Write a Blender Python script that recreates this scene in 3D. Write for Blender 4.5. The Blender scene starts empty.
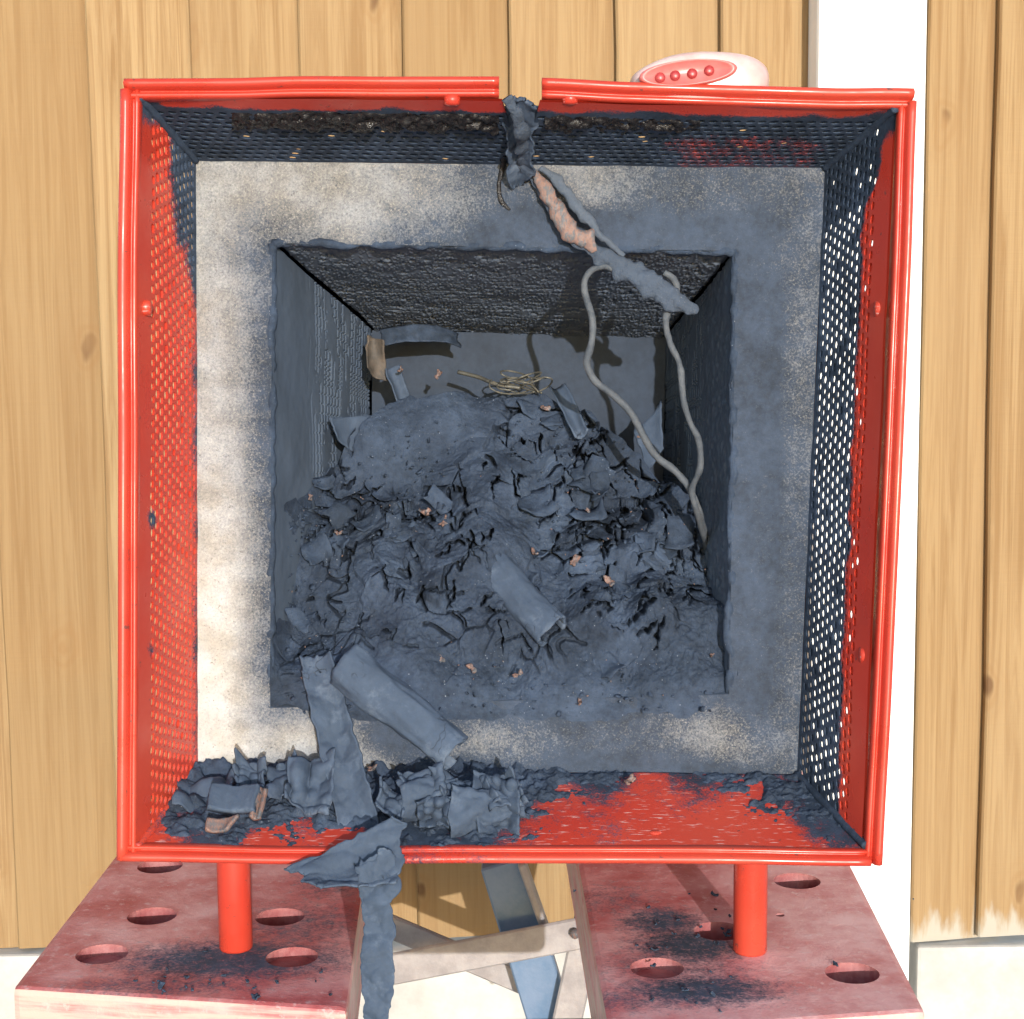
import bpy, bmesh, math, random
import numpy as np
from mathutils import Matrix, Vector
R = math.radians
rng = np.random.default_rng(7)
random.seed(7)
S = bpy.context.scene
COL = S.collection

# ------------------------------------------------------------------ camera
F = 1650.0                                   # focal length in pixels of a 1024 px wide picture
CAM = Vector((0, 0, 1.03)); PITCH = R(6.6); ROLL = R(-0.55)
cd = bpy.data.cameras.new('camera'); cam = bpy.data.objects.new('camera', cd); COL.objects.link(cam)
cd.sensor_width = 36; cd.lens = 36 * F / 1024; cd.clip_start = 0.02; cd.clip_end = 2000
CR = (Matrix.Rotation(math.pi / 2 - PITCH, 3, 'X') @ Matrix.Rotation(ROLL, 3, 'Z'))
cam.matrix_world = Matrix.Translation(CAM) @ CR.to_4x4()
S.camera = cam

# ------------------------------------------------------------------ light
SUN_E, SUN_A = R(10), R(9)
w = bpy.data.worlds.new('World'); S.world = w; w.use_nodes = True
nt = w.node_tree; nt.nodes.clear()
sky = nt.nodes.new('ShaderNodeTexSky'); sky.sky_type = 'NISHITA'; sky.sun_disc = False
sky.sun_elevation = SUN_E; sky.dust_density = 0.6; sky.sun_rotation = math.pi - SUN_A
bg = nt.nodes.new('ShaderNodeBackground'); bg.inputs['Strength'].default_value = 0.15
wo = nt.nodes.new('ShaderNodeOutputWorld')
nt.links.new(sky.outputs[0], bg.inputs[0]); nt.links.new(bg.outputs[0], wo.inputs[0])
sd = bpy.data.lights.new('sun', 'SUN'); sun = bpy.data.objects.new('sun', sd); COL.objects.link(sun)
sd.energy = 2.0; sd.angle = R(0.5); sd.color = (1.0, 0.975, 0.94)
TOSUN = Vector((math.sin(SUN_A) * math.cos(SUN_E), -math.cos(SUN_A) * math.cos(SUN_E), math.sin(SUN_E)))
sun.rotation_euler = TOSUN.to_track_quat('Z', 'Y').to_euler(); sun.location = (1, -3, 3)
S.view_settings.view_transform = 'Standard'; S.view_settings.look = 'None'
S.view_settings.gamma = 1; S.view_settings.exposure = 1.12
S.cycles.max_bounces = 8; S.cycles.diffuse_bounces = 5

# ------------------------------------------------------------------ geometry helpers
def ray(px, py):
    return CR @ Vector(((px - 512) / F, -(py - 509.5) / F, -1))
def W(px, py, X=None, Y=None, Z=None):
    d = ray(px, py)
    t = (Y - CAM.y) / d.y if Y is not None else (Z - CAM.z) / d.z
    return CAM + d * t
def proj(p):
    q = CR.transposed() @ (Vector(p) - CAM)
    return 512 + F * q.x / -q.z, 509.5 - F * q.y / -q.z
def projn(P):
    q = (np.asarray(P) - np.array(CAM)) @ np.array(CR)
    return 512 + F * q[:, 0] / -q[:, 2], 509.5 - F * q[:, 1] / -q[:, 2]

# cabinet frame: front plane 0.80 m off, leaning back a little
BY = ray(505, 468).normalized()
BX = Vector((1, 0, -0.012)); BX = (BX - BY * BX.dot(BY)).normalized(); BZ = BX.cross(BY)
BO = CAM + ray(510, 470) * 0.80
BM = Matrix(((BX.x, BY.x, BZ.x, BO.x), (BX.y, BY.y, BZ.y, BO.y), (BX.z, BY.z, BZ.z, BO.z), (0, 0, 0, 1)))
def real(dep):                                # panel depth and hole depth in metres from the drawing depth
    dep = np.asarray(dep, float)
    return np.where(dep < 0, dep, np.where(dep < .2, dep * .35, .07 + (dep - .2) * .58))
def B(px, py, dep):                           # point of the cabinet's depth plane `dep` seen at px, py
    d = ray(px, py); n = BY; dep = float(real(dep))
    t = (BO + BY * dep - CAM).dot(n) / d.dot(n)
    return CAM + d * t
_cr = np.array(CR); _by = np.array(BY)
def Bn(px, py, dep):
    px = np.asarray(px, float); py = np.asarray(py, float); dep = real(dep)
    d = np.stack([(px - 512) / F, -(py - 509.5) / F, -np.ones_like(px)], -1) @ _cr.T
    num = (np.array(BO) - np.array(CAM)) @ _by + dep
    t = num / (d @ _by)
    return np.array(CAM) + d * t[..., None]

INV = {}
def empty(name, loc, label, cat, group=None):
    o = bpy.data.objects.new(name, None); COL.objects.link(o); o.location = loc; o.empty_display_size = .05
    o['label'] = label; o['category'] = cat
    if group: o['group'] = group
    INV[o.name] = np.array(loc, float)
    return o
def obj(name, V, Fc, mat, parent=None, label=None, cat=None, group=None, kind=None, smooth=True, attrs=None, uv=None):
    V = np.asarray(V, float).reshape(-1, 3)
    if parent is not None: base = INV[parent.name] if parent.name in INV else np.zeros(3)
    else: base = np.array([V[:, 0].mean(), V[:, 1].mean(), V[:, 2].min()])
    me = bpy.data.meshes.new(name)
    me.from_pydata((V - base).tolist(), [], Fc if isinstance(Fc, list) else Fc.tolist())
    if smooth: me.polygons.foreach_set('use_smooth', np.ones(len(me.polygons), bool))
    for k, a in (attrs or {}).items():
        at = me.attributes.new(k, 'FLOAT', 'POINT'); at.data.foreach_set('value', np.asarray(a, np.float32))
    me.materials.append(mat); me.update()
    o = bpy.data.objects.new(name, me); COL.objects.link(o)
    if parent is not None: o.parent = parent; INV[o.name] = base if parent.parent is None else base
    else: o.location = base; INV[o.name] = base
    if parent is not None and parent.type == 'MESH':
        pass
    if label: o['label'] = label
    if cat: o['category'] = cat
    if group: o['group'] = group
    if kind: o['kind'] = kind
    return o
def grid_faces(nu, nv, off=0, flip=False):    # vertices ordered v-major: index = v*nu+u
    i = np.arange(nu - 1)[None, :] + np.arange(nv - 1)[:, None] * nu + off
    f = np.stack([i, i + 1, i + 1 + nu, i + nu], -1).reshape(-1, 4)
    return f[:, ::-1] if flip else f
class MB:
    def __init__(s): s.v = []; s.f = []; s.n = 0
    def add(s, V, Fc):
        V = np.asarray(V, float).reshape(-1, 3)
        s.v.append(V); s.f += [[int(i) + s.n for i in f] for f in Fc]; s.n += len(V)
    def build(s, *a, **k): return obj(a[0], np.concatenate(s.v), s.f, *a[1:], **k)
def tube(path, rad, n=8, closed_ends=True, flat=1.0, samples=None, noise=0, seed=0):
    P = np.array([list(p) for p in path], float)
    rad = np.asarray(rad, float) if np.ndim(rad) else np.full(len(P), float(rad))
    if samples:
        t = np.linspace(0, len(P) - 1, samples); i = np.clip(t.astype(int), 0, len(P) - 2); u = (t - i)[:, None]
        p0 = P[np.clip(i - 1, 0, None)]; p1 = P[i]; p2 = P[i + 1]; p3 = P[np.clip(i + 2, None, len(P) - 1)]
        rad = np.interp(t, np.arange(len(P)), rad)
        P = .5 * (2 * p1 + (p2 - p0) * u + (2 * p0 - 5 * p1 + 4 * p2 - p3) * u**2 + (3 * p1 - p0 - 3 * p2 + p3) * u**3)
    m = len(P); T = np.gradient(P, axis=0); T /= np.linalg.norm(T, axis=1)[:, None] + 1e-12
    ref = np.array([0, 1.0, 0]) if abs(T[0][1]) < .9 else np.array([1.0, 0, 0])
    V = []; a = np.linspace(0, 2 * math.pi, n, endpoint=False)
    for k in range(m):
        x = np.cross(ref, T[k]); x /= np.linalg.norm(x); y = np.cross(T[k], x); ref = y
        V.append(P[k] + rad[k] * (np.cos(a)[:, None] * x + flat * np.sin(a)[:, None] * y))
    V = np.concatenate(V)
    if noise:
        c = np.repeat(P, n, 0); dv = V - c
        V = c + dv * (1 + noise * 2 * (fbm(V * 160, 3, seed) - .5))[:, None]
    Fc = []
    for k in range(m - 1):
        for j in range(n):
            Fc.append([k * n + j, k * n + (j + 1) % n, (k + 1) * n + (j + 1) % n, (k + 1) * n + j])
    if closed_ends: Fc.append(list(range(n))[::-1]); Fc.append(list(range((m - 1) * n, m * n)))
    return V, Fc
def box8(c):                                  # eight corners: bottom 4 (ccw), top 4
    return np.array([list(p) for p in c], float), [[3, 2, 1, 0], [4, 5, 6, 7], [0, 1, 5, 4], [1, 2, 6, 5], [2, 3, 7, 6], [3, 0, 4, 7]]
def bevelled(name, V, Fc, mat, parent=None, width=.003, seg=2, **k):
    o = obj(name, V, Fc, mat, parent, smooth=False, **k)
    bm = bmesh.new(); bm.from_mesh(o.data); bmesh.ops.recalc_face_normals(bm, faces=bm.faces)
    bmesh.ops.bevel(bm, geom=list(bm.edges), offset=width, segments=seg, affect='EDGES', profile=.6)
    bm.to_mesh(o.data); bm.free(); return o

def _h(ix, iy, iz, s):
    n = (ix.astype(np.int64) * 374761393 + iy.astype(np.int64) * 668265263 + iz.astype(np.int64) * 2147483647 + s * 974711) & 0x7fffffff
    n = ((n ^ (n >> 13)) * 1274126177) & 0x7fffffff
    return ((n ^ (n >> 16)) & 0xffff) / 65535.0
def vnoise(p, s=0):
    p = np.asarray(p, float); i = np.floor(p).astype(np.int64); f = p - i; f = f * f * f * (f * (f * 6 - 15) + 10)
    r = 0
    for dx in (0, 1):
        for dy in (0, 1):
            for dz in (0, 1):
                wgt = (f[:, 0] if dx else 1 - f[:, 0]) * (f[:, 1] if dy else 1 - f[:, 1]) * (f[:, 2] if dz else 1 - f[:, 2])
                r = r + wgt * _h(i[:, 0] + dx, i[:, 1] + dy, i[:, 2] + dz, s)
    return r
def fbm(p, o=4, s=0, g=.5):
    a = 1; t = 0; r = 0; p = np.asarray(p, float)
    for k in range(o): r = r + a * vnoise(p * 2**k + k * 17.3, s + k); t += a; a *= g
    return r / t
def worley(x, y, s=0):                        # F1, F2, cell id, offset to the cell centre
    ix = np.floor(x).astype(np.int64); iy = np.floor(y).astype(np.int64)
    f1 = np.full(x.shape, 9.0); f2 = f1.copy(); cid = np.zeros(x.shape, np.int64); ox = np.zeros(x.shape); oy = ox.copy()
    z = np.zeros_like(ix)
    for dx in (-1, 0, 1):
        for dy in (-1, 0, 1):
            cx = ix + dx; cy = iy + dy
            px = cx + _h(cx, cy, z, s); py = cy + _h(cx, cy, z, s + 11)
            d = np.hypot(x - px, y - py); m = d < f1
            f2 = np.where(m, f1, np.minimum(f2, d))
            cid = np.where(m, cx * 7919 + cy * 104729, cid); ox = np.where(m, x - px, ox); oy = np.where(m, y - py, oy)
            f1 = np.where(m, d, f1)
    return f1, f2, cid, ox, oy
def rnd(cid, s): return _h(cid, cid * 0 + 3, cid * 0 + 5, s)
def sstep(a, b, x): t = np.clip((np.asarray(x, float) - a) / (b - a), 0, 1); return t * t * (3 - 2 * t)
def idw(pts, x, y, sg=24.0, band=False):
    nn = 0; dd = 0                            # smooth weighted mean of the control values
    for a, b, v in pts:
        sx, sy = ((13, 55) if 270 < b < 700 and (a < 290 or a > 725) else (30, 13)) if band else (sg, sg)
        q = ((x - a) / sx)**2 + ((y - b) / sy)**2; wt = np.exp(-q / 2) + 2e-3 / (1 + q / 3.); nn = nn + wt * v; dd = dd + wt
    return nn / dd
def bil(a, b, c, d, nu, nv):                  # a..b front edge (u), d..c back edge ; returns v-major
    a, b, c, d = [np.array(q, float) for q in (a, b, c, d)]
    u = np.linspace(0, 1, nu)[None, :, None]; v = np.linspace(0, 1, nv)[:, None, None]
    return ((1 - v) * ((1 - u) * a + u * b) + v * ((1 - u) * d + u * c)).reshape(-1, 3)
def normals(V, nu, nv):
    G = V.reshape(nv, nu, 3); n = np.cross(np.gradient(G, axis=1), np.gradient(G, axis=0)).reshape(-1, 3)
    return n / (np.linalg.norm(n, axis=1)[:, None] + 1e-12)
def solid_sheet(V, nu, nv, th):               # closes a grid into a sheet of thickness th
    n = normals(V, nu, nv); m = nu * nv
    A = np.concatenate([V, V - n * th]); Fc = np.concatenate([grid_faces(nu, nv), grid_faces(nu, nv, m, True)]).tolist()
    e = [v * nu for v in range(nv)], [v * nu + nu - 1 for v in range(nv)], list(range(nu)), list(range((nv - 1) * nu, nv * nu))
    for k, L in enumerate(e):
        for a, b in zip(L[:-1], L[1:]):
            q = [a, b, b + m, a + m]; Fc.append(q if k in (0, 3) else q[::-1])
    return A, Fc

# ------------------------------------------------------------------ materials
class NT:
    def __init__(s, name):
        s.m = bpy.data.materials.new(name); s.m.use_nodes = True; s.t = s.m.node_tree; s.t.nodes.clear()
        s.out = s.n('ShaderNodeOutputMaterial'); s.b = s.n('ShaderNodeBsdfPrincipled'); s.l(s.b.outputs[0], s.out.inputs[0])
    def n(s, k, **kw):
        x = s.t.nodes.new(k)
        for a, b in kw.items(): setattr(x, a, b)
        return x
    def l(s, a, b): s.t.links.new(a, b)
    def set(s, sock, v):
        if isinstance(v, bpy.types.NodeSocket): s.l(v, sock)
        elif isinstance(v, tuple) and len(v) == 3 and sock.type == 'RGBA': sock.default_value = (*v, 1)
        else: sock.default_value = v
    def coord(s, kind='Object'): return s.n('ShaderNodeTexCoord').outputs[kind]
    def mapping(s, v, scale=(1, 1, 1), loc=(0, 0, 0)):
        m = s.n('ShaderNodeMapping'); s.l(v, m.inputs[0]); m.inputs['Scale'].default_value = scale; s.set(m.inputs['Location'], loc); return m.outputs[0]
    def noise(s, v, scale, detail=4, rough=.55, dist=0):
        x = s.n('ShaderNodeTexNoise'); s.l(v, x.inputs['Vector']); x.inputs['Scale'].default_value = scale
        x.inputs['Detail'].default_value = detail; x.inputs['Roughness'].default_value = rough; x.inputs['Distortion'].default_value = dist
        return x.outputs[0]
    def voro(s, v, scale, feature='F1', out=0):
        x = s.n('ShaderNodeTexVoronoi', feature=feature); s.l(v, x.inputs['Vector']); x.inputs['Scale'].default_value = scale; return x.outputs[out]
    def math(s, op, a, b=0.0, clamp=False):
        x = s.n('ShaderNodeMath', operation=op, use_clamp=clamp); s.set(x.inputs[0], a); s.set(x.inputs[1], b); return x.outputs[0]
    def rng(s, v, a, b, c=0., d=1., smooth=True):
        x = s.n('ShaderNodeMapRange', interpolation_type='SMOOTHSTEP' if smooth else 'LINEAR'); s.set(x.inputs[0], v)
        for i, q in enumerate((a, b, c, d)): s.set(x.inputs[1 + i], q)
        return x.outputs[0]
    def mix(s, f, a, b, blend='MIX'):
        x = s.n('ShaderNodeMix', data_type='RGBA', blend_type=blend); s.set(x.inputs[0], f); s.set(x.inputs[6], a); s.set(x.inputs[7], b); return x.outputs[2]
    def attr(s, name): x = s.n('ShaderNodeAttribute', attribute_name=name); return x.outputs['Fac']
    def bump(s, h, strength=.5, dist=.002, prev=None):
        x = s.n('ShaderNodeBump'); s.l(h, x.inputs['Height']); x.inputs['Strength'].default_value = strength; x.inputs['Distance'].default_value = dist
        if prev is not None: s.l(prev, x.inputs['Normal'])
        s.l(x.outputs[0], s.b.inputs['Normal']); return x.outputs[0]
    def base(s, c): s.set(s.b.inputs['Base Color'], c)
    def rough(s, r): s.set(s.b.inputs['Roughness'], r)
    def p(s, k, v): s.set(s.b.inputs[k], v)

SOOT_D, SOOT_L = (.020, .030, .048), (.054, .080, .130)
def soot_colour(t, c):
    a = t.noise(c, 28, 5, .6); b = t.noise(c, 240, 4, .7)
    f = t.rng(t.math('ADD', t.math('MULTIPLY', a, .6), t.math('MULTIPLY', b, .4)), .32, .7)
    return t.mix(f, SOOT_D, SOOT_L), b
def m_soot(name='soot', glint=True, bump=.5, tint=None, tone=False, crackle=False):
    t = NT(name); c = t.coord(); col, b = soot_colour(t, c)
    if tone: col = t.mix(1.0, col, t.mix(t.attr('tone'), (.62, .62, .64), (1.45, 1.42, 1.38)), 'MULTIPLY')
    if tint: col = t.mix(.5, col, tint)
    if crackle:
        wc = t.n('ShaderNodeVectorMath', operation='ADD'); t.l(c, wc.inputs[0]); wn = t.n('ShaderNodeTexNoise'); t.l(c, wn.inputs['Vector']); wn.inputs['Scale'].default_value = 60
        sc_ = t.n('ShaderNodeVectorMath', operation='SCALE'); t.l(wn.outputs[1], sc_.inputs[0]); sc_.inputs['Scale'].default_value = .03; t.l(sc_.outputs[0], wc.inputs[1])
        ck = t.rng(t.voro(wc.outputs[0], 75, 'DISTANCE_TO_EDGE'), .035, .008); ck = t.math('MULTIPLY', ck, t.rng(t.noise(c, 38, 3), .57, .66))
        pale = t.rng(t.noise(c, 55, 5, .7), .52, .72); col = t.mix(t.math('MULTIPLY', pale, .45), col, (.16, .20, .26))
        col = t.mix(t.math('MULTIPLY', ck, .7), col, (.012, .012, .014)); b = t.math('SUBTRACT', b, t.math('MULTIPLY', ck, 1.5))
    if glint:
        g = t.rng(t.voro(c, 420), t.rng(t.noise(c, 300, 1), .3, .7, .04, .20), .03); g = t.math('MULTIPLY', g, t.rng(t.noise(c, 45, 3), .46, .60))
        col = t.mix(t.math('MULTIPLY', g, .6), col, (.45, .5, .58))
    t.base(col); t.rough(.8); t.p('Specular IOR Level', .25)
    f = t.noise(c, 520, 5, .7); t.bump(t.math('ADD', t.math('MULTIPLY', b, .8), f), bump, .0012)
    return t.m
SOOT = m_soot('charred_ash', True, .7); HEAP = m_soot('heap_ash', True, .8, None, True)
SOOT_SMOOTH = m_soot('soot_film', False, .25)
CHAR_PAPER = m_soot('charred_paper', False, .3, (.074, .104, .156), crackle=True)

def m_red(name='red_paint', col=(.49, .040, .022)):
    t = NT(name); c = t.coord(); s = t.attr('soot')
    n = t.noise(c, 120, 5, .65); n2 = t.noise(c, 900, 3, .6)
    fac = t.rng(t.math('ADD', s, t.math('ADD', t.math('MULTIPLY', t.math('SUBTRACT', n, .5), .9), t.math('MULTIPLY', t.math('SUBTRACT', n2, .5), .7))), .30, .72)
    sc, b = soot_colour(t, c)
    pc = t.mix(t.rng(t.noise(c, 14, 3), .35, .7), col, (col[0] * 1.06, col[1] * 1.5, col[2] * 1.5))
    mp = t.n('ShaderNodeMapping'); t.l(c, mp.inputs[0]); mp.inputs['Rotation'].default_value = (0, 0, R(-35)); mp.inputs['Scale'].default_value = (130, 900, 900); rotm = mp.outputs[0]
    k = t.noise(rotm, 1.0, 2, .5); wear = t.attr('wear')
    sc1 = t.math('MULTIPLY', t.rng(k, .60, .70), t.rng(wear, .35, 1.))
    pc = t.mix(t.math('MULTIPLY', sc1, .75), pc, (.70, .46, .43))
    chip = t.math('MULTIPLY', t.rng(t.noise(c, 170, 4, .7), .66, .70), .8); pc = t.mix(chip, pc, (.10, .045, .04)); dull = t.rng(t.noise(c, 35, 4, .6), .35, .65, .24, .48)
    t.base(t.mix(fac, pc, sc)); t.rough(t.math('ADD', dull, t.math('MULTIPLY', fac, .4))); t.p('Specular IOR Level', t.rng(fac, 0, 1, .5, .2))
    t.bump(t.math('ADD', t.math('MULTIPLY', n2, t.math('ADD', t.math('MULTIPLY', fac, .9), .04)), t.math('MULTIPLY', t.noise(c, 30, 2), .25)), .35, .001)
    return t.m
RED = m_red()
def m_tar():
    t = NT('tar'); c = t.coord(); t.base((.012, .011, .012)); t.rough(t.rng(t.noise(c, 300, 3), .35, .65, .12, .55)); t.bump(t.noise(c, 260, 4, .7), .8, .002); return t.m
TAR = m_tar()
def m_block():
    t = NT('insulation_board'); c = t.coord(); s = t.attr('soot')
    n = t.noise(c, 850, 4, .8); n3 = t.noise(c, 190, 4, .65); n2 = t.noise(c, 60, 4, .6)
    sp = t.math('ADD', t.math('MULTIPLY', t.math('SUBTRACT', n, .5), 1.05), t.math('ADD', t.math('MULTIPLY', t.math('SUBTRACT', n3, .5), .30), t.math('MULTIPLY', t.math('SUBTRACT', n2, .5), .28)))
    fac = t.rng(t.math('ADD', s, sp), .03, .88, smooth=False)
    clean = t.mix(t.rng(n2, .35, .7), (.55, .55, .54), (.46, .43, .375))
    clean = t.mix(t.rng(t.noise(c, 800, 2), .62, .72), clean, (.3, .28, .25))
    sc, b = soot_colour(t, c)
    g = t.math('MULTIPLY', t.rng(t.noise(c, 950, 2, .6), .55, .72), t.math('MULTIPLY', t.rng(s, 1.04, .70), t.rng(n2, .3, .6)))
    sc = t.mix(t.math('MULTIPLY', g, .7), sc, (.36, .345, .31))
    t.base(t.mix(t.math('MULTIPLY', fac, .97), clean, sc)); t.rough(.9); t.p('Specular IOR Level', .2)
    t.bump(t.math('ADD', n, t.math('MULTIPLY', n3, .8)), .6, .0015); return t.m
BLOCK = m_block()
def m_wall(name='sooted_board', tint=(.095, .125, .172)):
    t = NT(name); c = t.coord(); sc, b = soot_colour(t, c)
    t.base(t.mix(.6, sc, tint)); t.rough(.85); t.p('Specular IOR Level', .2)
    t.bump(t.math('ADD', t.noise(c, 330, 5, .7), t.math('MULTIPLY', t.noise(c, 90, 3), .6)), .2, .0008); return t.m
WALL = m_wall(); CEIL = m_wall('fill_lit_ceiling', (.125, .150, .190))  # ceiling is a paler copy, with fill light put into its colour
def m_copper():
    t = NT('bare_copper'); c = t.coord(); n = t.noise(t.mapping(c, (1, 1, .45)), 520, 5, .75)
    t.base(t.mix(t.rng(n, .42, .60), (.21, .125, .102), (.10, .107, .12))); t.p('Metallic', .15); t.rough(t.rng(t.noise(c, 900, 2), .3, .7, .35, .7)); t.bump(n, .6, .001); return t.m
COPPER = m_copper()
def m_plain(name, a, b, scale, rough=.6, metal=0., bump=.2, coord='Object', dist=.001):
    t = NT(name); c = t.coord(coord); n = t.noise(c, scale, 5, .65)
    t.base(t.mix(t.rng(n, .3, .7), a, b)); t.rough(rough); t.p('Metallic', metal); t.bump(t.noise(c, scale * 6, 4, .6), bump, dist); return t.m
WIRE = m_plain('burnt_wire', (.050, .062, .078), (.105, .118, .135), 120, .75, 0., .4)
WIRE_B = m_plain('thin_brassy_wire', (.085, .085, .075), (.17, .16, .13), 120, .5, .2, .3)
STEEL_BLUE = m_plain('blue_steel', (.10, .18, .30), (.17, .24, .36), 30, .4, .25, .2)
STEEL_BROWN = m_plain('weathered_steel', (.26, .235, .235), (.37, .34, .335), 45, .55, .1, .3)
STEEL_DARK = m_plain('dark_purple_steel', (.045, .03, .05), (.09, .06, .085), 40, .5, .1, .2)
WHITE = m_plain('white_painted_concrete', (.82, .81, .79), (.88, .87, .85), 18, .8, 0, .25)
CONC = m_plain('pale_concrete', (.40, .39, .37), (.55, .54, .515), 14, .9, 0, .5)
PAVE = m_plain('paving', (.42, .40, .36), (.56, .53, .48), 6, .9, 0, .4)
def m_wood():
    t = NT('fence_wood'); c = t.coord(); info = t.n('ShaderNodeObjectInfo'); r = info.outputs['Random']
    off = t.n('ShaderNodeCombineXYZ'); t.l(t.math('MULTIPLY', r, 7.0), off.inputs[0]); t.l(t.math('MULTIPLY', r, 31.0), off.inputs[2])
    va = t.n('ShaderNodeVectorMath', operation='ADD'); t.l(c, va.inputs[0]); t.l(off.outputs[0], va.inputs[1]); q = va.outputs[0]
    # knots: sparse rings that bend the grain
    sq = t.n('ShaderNodeSeparateXYZ'); t.l(q, sq.inputs[0]); cq = t.n('ShaderNodeCombineXYZ'); wob = t.math('MULTIPLY', t.noise(t.mapping(q, (30, 5, 18)), 1., 2), .22)
    t.l(t.math('ADD', t.math('MULTIPLY', sq.outputs[0], 7.5), wob), cq.inputs[0]); t.l(t.math('ADD', t.math('MULTIPLY', sq.outputs[2], 4.6), wob), cq.inputs[1])
    vk = t.n('ShaderNodeTexVoronoi', voronoi_dimensions='2D'); t.l(cq.outputs[0], vk.inputs['Vector']); vk.inputs['Scale'].default_value = 1; kn = vk.outputs[0]; ring = t.rng(kn, .20, .02)
    gx = t.mapping(q, (120, 30, 3.0)); g1 = t.noise(gx, 1.0, 6, .68, .9)
    knot = t.math('SINE', t.math('MULTIPLY', kn, 95.0))
    g2 = t.noise(t.mapping(q, (420, 60, 9)), 1.0, 3, .6)
    saw = t.noise(t.mapping(q, (3, 3, 260)), 1.0, 2, .5)         # fine cross saw marks
    tone = t.noise(t.mapping(q, (5, 2, 1.6)), 1.0, 3, .5)
    col = t.mix(t.rng(g1, .36, .66), (.365, .250, .128), (.245, .145, .064))
    col = t.mix(t.math('MULTIPLY', t.rng(g2, .55, .75), .35), col, (.19, .105, .042))
    col = t.mix(t.rng(tone, .35, .7, 0, .45), col, (.37, .262, .145))
    col = t.mix(t.math('MULTIPLY', t.rng(r, 0, 1), .55), col, (.25, .155, .07))
    col = t.mix(t.math('MULTIPLY', ring, t.rng(knot, -1, 1, .12, .38)), col, (.25, .135, .055))
    col = t.mix(t.math('MULTIPLY', t.rng(kn, .06, .02, 0, .8), t.rng(t.noise(q, 6, 1), .45, .55)), col, (.13, .07, .035))
    # weathered grey foot of the board
    sx = t.n('ShaderNodeSeparateXYZ'); t.l(c, sx.inputs[0])
    foot = t.rng(t.math('ADD', t.attr('foot'), t.math('MULTIPLY', t.math('SUBTRACT', t.noise(t.mapping(q, (60, 10, 14)), 1., 4), .5), .6)), .45, .6)
    col = t.mix(foot, col, (.40, .37, .31))
    t.base(col); t.rough(.8); t.p('Specular IOR Level', .2)
    t.bump(t.math('ADD', t.math('ADD', t.math('MULTIPLY', g1, .5), t.math('MULTIPLY', g2, .3)), t.math('MULTIPLY', saw, .45)), .4, .0015); return t.m
WOOD = m_wood()
def m_jaw(name, blobs):
    t = NT(name); c = t.coord(); n = t.noise(c, 26, 5, .65); n2 = t.noise(c, 170, 5, .7); n3 = t.noise(c, 600, 3, .6)
    col = t.mix(t.rng(t.noise(c, 9, 4, .6), .35, .66), t.mix(t.rng(n, .33, .68), (.45, .085, .09), (.66, .26, .26)), t.mix(t.rng(n, .33, .68), (.64, .22, .22), (.82, .50, .49)))
    col = t.mix(t.math('MULTIPLY', t.rng(n2, .52, .72), .6), col, (.80, .60, .58))
    sp = t.n('ShaderNodeSeparateXYZ'); t.l(t.n('ShaderNodeNewGeometry').outputs['Normal'], sp.inputs[0])
    side = t.rng(sp.outputs[2], .8, .3)
    gr = t.noise(t.mapping(c, (14, 14, 240)), 1.0, 4, .6)
    col = t.mix(t.math('MULTIPLY', side, t.rng(gr, .35, .6)), col, (.55, .40, .34))
    s = None
    for (p, rx, ry, a) in blobs:
        v = t.n('ShaderNodeMapping', vector_type='POINT'); t.l(c, v.inputs[0])
        v.inputs['Location'].default_value = (-p[0] / rx, -p[1] / ry, 0); v.inputs['Scale'].default_value = (1 / rx, 1 / ry, 0)
        ln = t.n('ShaderNodeVectorMath', operation='LENGTH'); t.l(v.outputs[0], ln.inputs[0])
        k = t.rng(ln.outputs['Value'], 1.5, .15, 0, a); s = k if s is None else t.math('MAXIMUM', s, k)
    fac = t.rng(t.math('ADD', s, t.math('ADD', t.math('MULTIPLY', t.math('SUBTRACT', n2, .5), 1.3), t.math('MULTIPLY', t.math('SUBTRACT', n3, .5), .8))), 0.22, 1.0)
    fac = t.math('MULTIPLY', fac, t.math('SUBTRACT', 1.0, side))
    sc, b = soot_colour(t, c)
    t.base(t.mix(fac, col, sc)); t.rough(t.rng(fac, 0, 1, .5, .9)); t.bump(t.math('ADD', t.math('MULTIPLY', n3, .5), n2), .35, .0012)
    return t.m

# ------------------------------------------------------------------ setting
V = [(-60, -60, 0), (60, -60, 0), (60, 60, 0), (-60, 60, 0)]
obj('ground', V, [[0, 1, 2, 3]], PAVE, kind='structure', smooth=False)

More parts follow.
